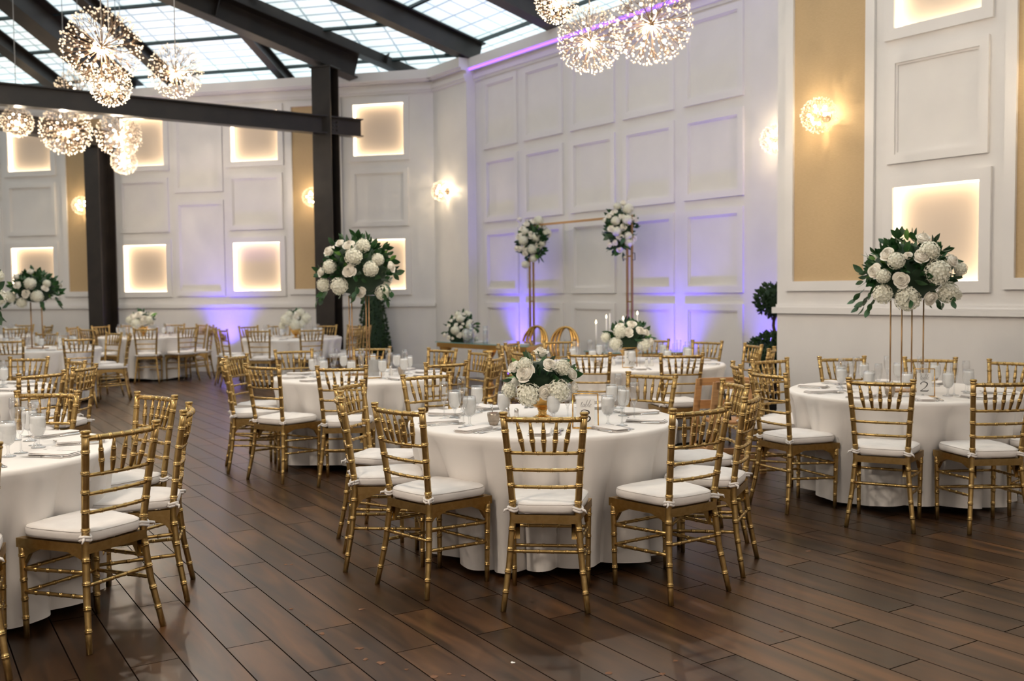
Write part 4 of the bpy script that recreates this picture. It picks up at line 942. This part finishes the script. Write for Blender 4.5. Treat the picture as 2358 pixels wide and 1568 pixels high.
# ------------------------------------------------------------------ plants
def planter(t,r,h,mt=M_black): link('planter',MB().lathe([(r*.75,0),(r*.95,h-.05),(r*1.08,h-.05),(r*1.08,h),(r*.95,h),(r*.9,h-.04),(0,h-.04)],20,smooth=False),mt,t)
def fol(mb,cen,rx,rz,n,sz,seed,cone=False):
    rnd=random.Random(seed)
    for i in range(n):
        if cone:
            u=rnd.random()**1.5; a=rnd.uniform(0,2*PI); r=rx*(1-u)+.02; p=Vector((cen[0]+r*math.cos(a),cen[1]+r*math.sin(a),cen[2]+u*rz)); d=Vector((math.cos(a),math.sin(a),rnd.uniform(-.3,.9)))
        else:
            q=sph(rnd,-1); p=Vector(cen)+Vector((q.x*rx,q.y*rx,q.z*rz))*rnd.uniform(.75,1); d=q+Vector((rnd.uniform(-.5,.5),rnd.uniform(-.5,.5),rnd.uniform(-.3,.6)))
        leaf_to(mb,p,d,sz*rnd.uniform(.7,1.3),rnd,.6)
t=root('cone_topiary','dark cone-shaped topiary in a black planter by the back wall','plant',(-2.30,17.15,0),0,None); t.location=(-2.42,17.42,0)
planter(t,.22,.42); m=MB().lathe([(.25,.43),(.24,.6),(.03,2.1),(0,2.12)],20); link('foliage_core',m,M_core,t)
m=MB(); fol(m,(0,0,.42),.27,1.75,1500,.05,61,True); link('foliage',m,M_topi,t)
p=Vector((2.965,11.2,0)); t=root('ball_topiary','potted topiary tree with two leafy balls beside the edge of the near right wall','plant',(p.x,p.y,0))
planter(t,.2,.35); link('trunk',MB().tube([(0,0,.3),(.01,0,.9),(-.02,.0,1.05),(0,0,1.3)],[.022,.02,.018,.015],8),M_bark,t)
b=MB(); b.tube([(-.02,0,1.1),(-.08,.02,1.25)],.01,5); b.tube([(-.01,0,1.12),(.07,0,1.3)],.01,5); link('branches',b,M_bark,t)
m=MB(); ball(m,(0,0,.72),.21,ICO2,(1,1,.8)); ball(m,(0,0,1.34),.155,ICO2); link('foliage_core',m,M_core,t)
m=MB(); fol(m,(0,0,1.34),.215,.185,600,.05,62); fol(m,(0,0,.74),.30,.23,900,.055,63); link('foliage',m,M_topi,t)
# ------------------------------------------------------------------ wooden high chair
t=root('wooden_high_chair','honey-coloured wooden high chair between table 3 and table 2','high chair',(1.72,7.98,0),R(12))
for s in (-1,1):
    m=MB()
    def bar_(a,b,w_,th,mb):
        a,b=Vector(a),Vector(b); x=(b-a).normalized(); y=Vector((0,1,0)) if abs(x.y)<.9 else Vector((1,0,0)); z=x.cross(y).normalized(); y=z.cross(x)
        M_=Matrix((x,y,z)).transposed().to_4x4(); M_.translation=a; mb.box(0,(b-a).length,-th/2,th/2,-w_/2,w_/2,M_)
    yy=s*.17
    for nm,a,b,w_ in (('leg',(-.16,yy,.74),(-.24,yy,0),.05),('leg',(.16,yy,.74),(.24,yy,0),.05),('side_rail',(-.16,yy,.715),(.16,yy,.715),.06),('side_rail',(-.18,yy,.53),(.18,yy,.53),.07),('side_rail',(-.22,yy,.13),(.22,yy,.13),.05)):
        m=MB(); bar_(a,b,w_,.022,m); link(nm,m,M_wood,t)
link('back_panel',MB().box(.15,.172,-.17,.17,.52,.76).box(-.14,.15,-.17,.17,.40,.42),M_wood,t)
o=link('foot_rest',MB().box(-.24,-.22,-.17,.17,.16,.22),M_wood,t)
link('safety_strap',MB().tube([(-.05,-.02,.70),(.0,-.03,.55),(.02,-.03,.42)],.012,5),M_black,t)
link('warning_sticker',MB().box(.1475,.1495,-.08,.0,.62,.69),mat('pink_sticker',(.8,.55,.52),.6),t)
# ------------------------------------------------------------------ petals and droppings on the floor
DEB=[(-0.714,4.575,0.02),(-1.245,5.353,0.012),(-1.214,5.352,0.012),(-0.837,4.25,0.018),(-1.048,4.593,0.014),(-0.925,4.359,0.008),(-0.647,4.066,0.02),(-0.603,3.943,0.016),(-0.532,3.903,0.022),(-0.428,3.828,0.01),(-0.312,3.755,0.02),(-0.259,3.779,0.012),(-0.201,3.76,0.012),(0.36,3.771,0.02),(0.564,3.757,0.018),(0.636,3.889,0.014),(-0.012,3.889,0.012),(1.148,4.217,0.012),(1.652,5.517,0.018),(2.627,5.928,0.012)]
rnd=random.Random(3)
for i,(x,y,r) in enumerate(DEB):
    m=MB(); n=9; k=[rnd.uniform(.45,1.1) for _ in range(n)]
    m.add([(0,0,.004)]+[(r*k[j]*math.cos(j*2*PI/n),r*k[j]*1.0*math.sin(j*2*PI/n),.0012) for j in range(n)],[(0,1+j,1+(j+1)%n) for j in range(n)])
    o=link('fallen_petal',m,M_white if i==16 else M_debris,None,(x,y,0),rnd.uniform(0,6)); tag(o,'pale fallen petal on the floor in front of the nearest chair' if i==16 else 'dried brown petal scrap lying on the dark wood floor','petal','dried petals on the floor' if i!=16 else None)
bpy.context.view_layer.update()
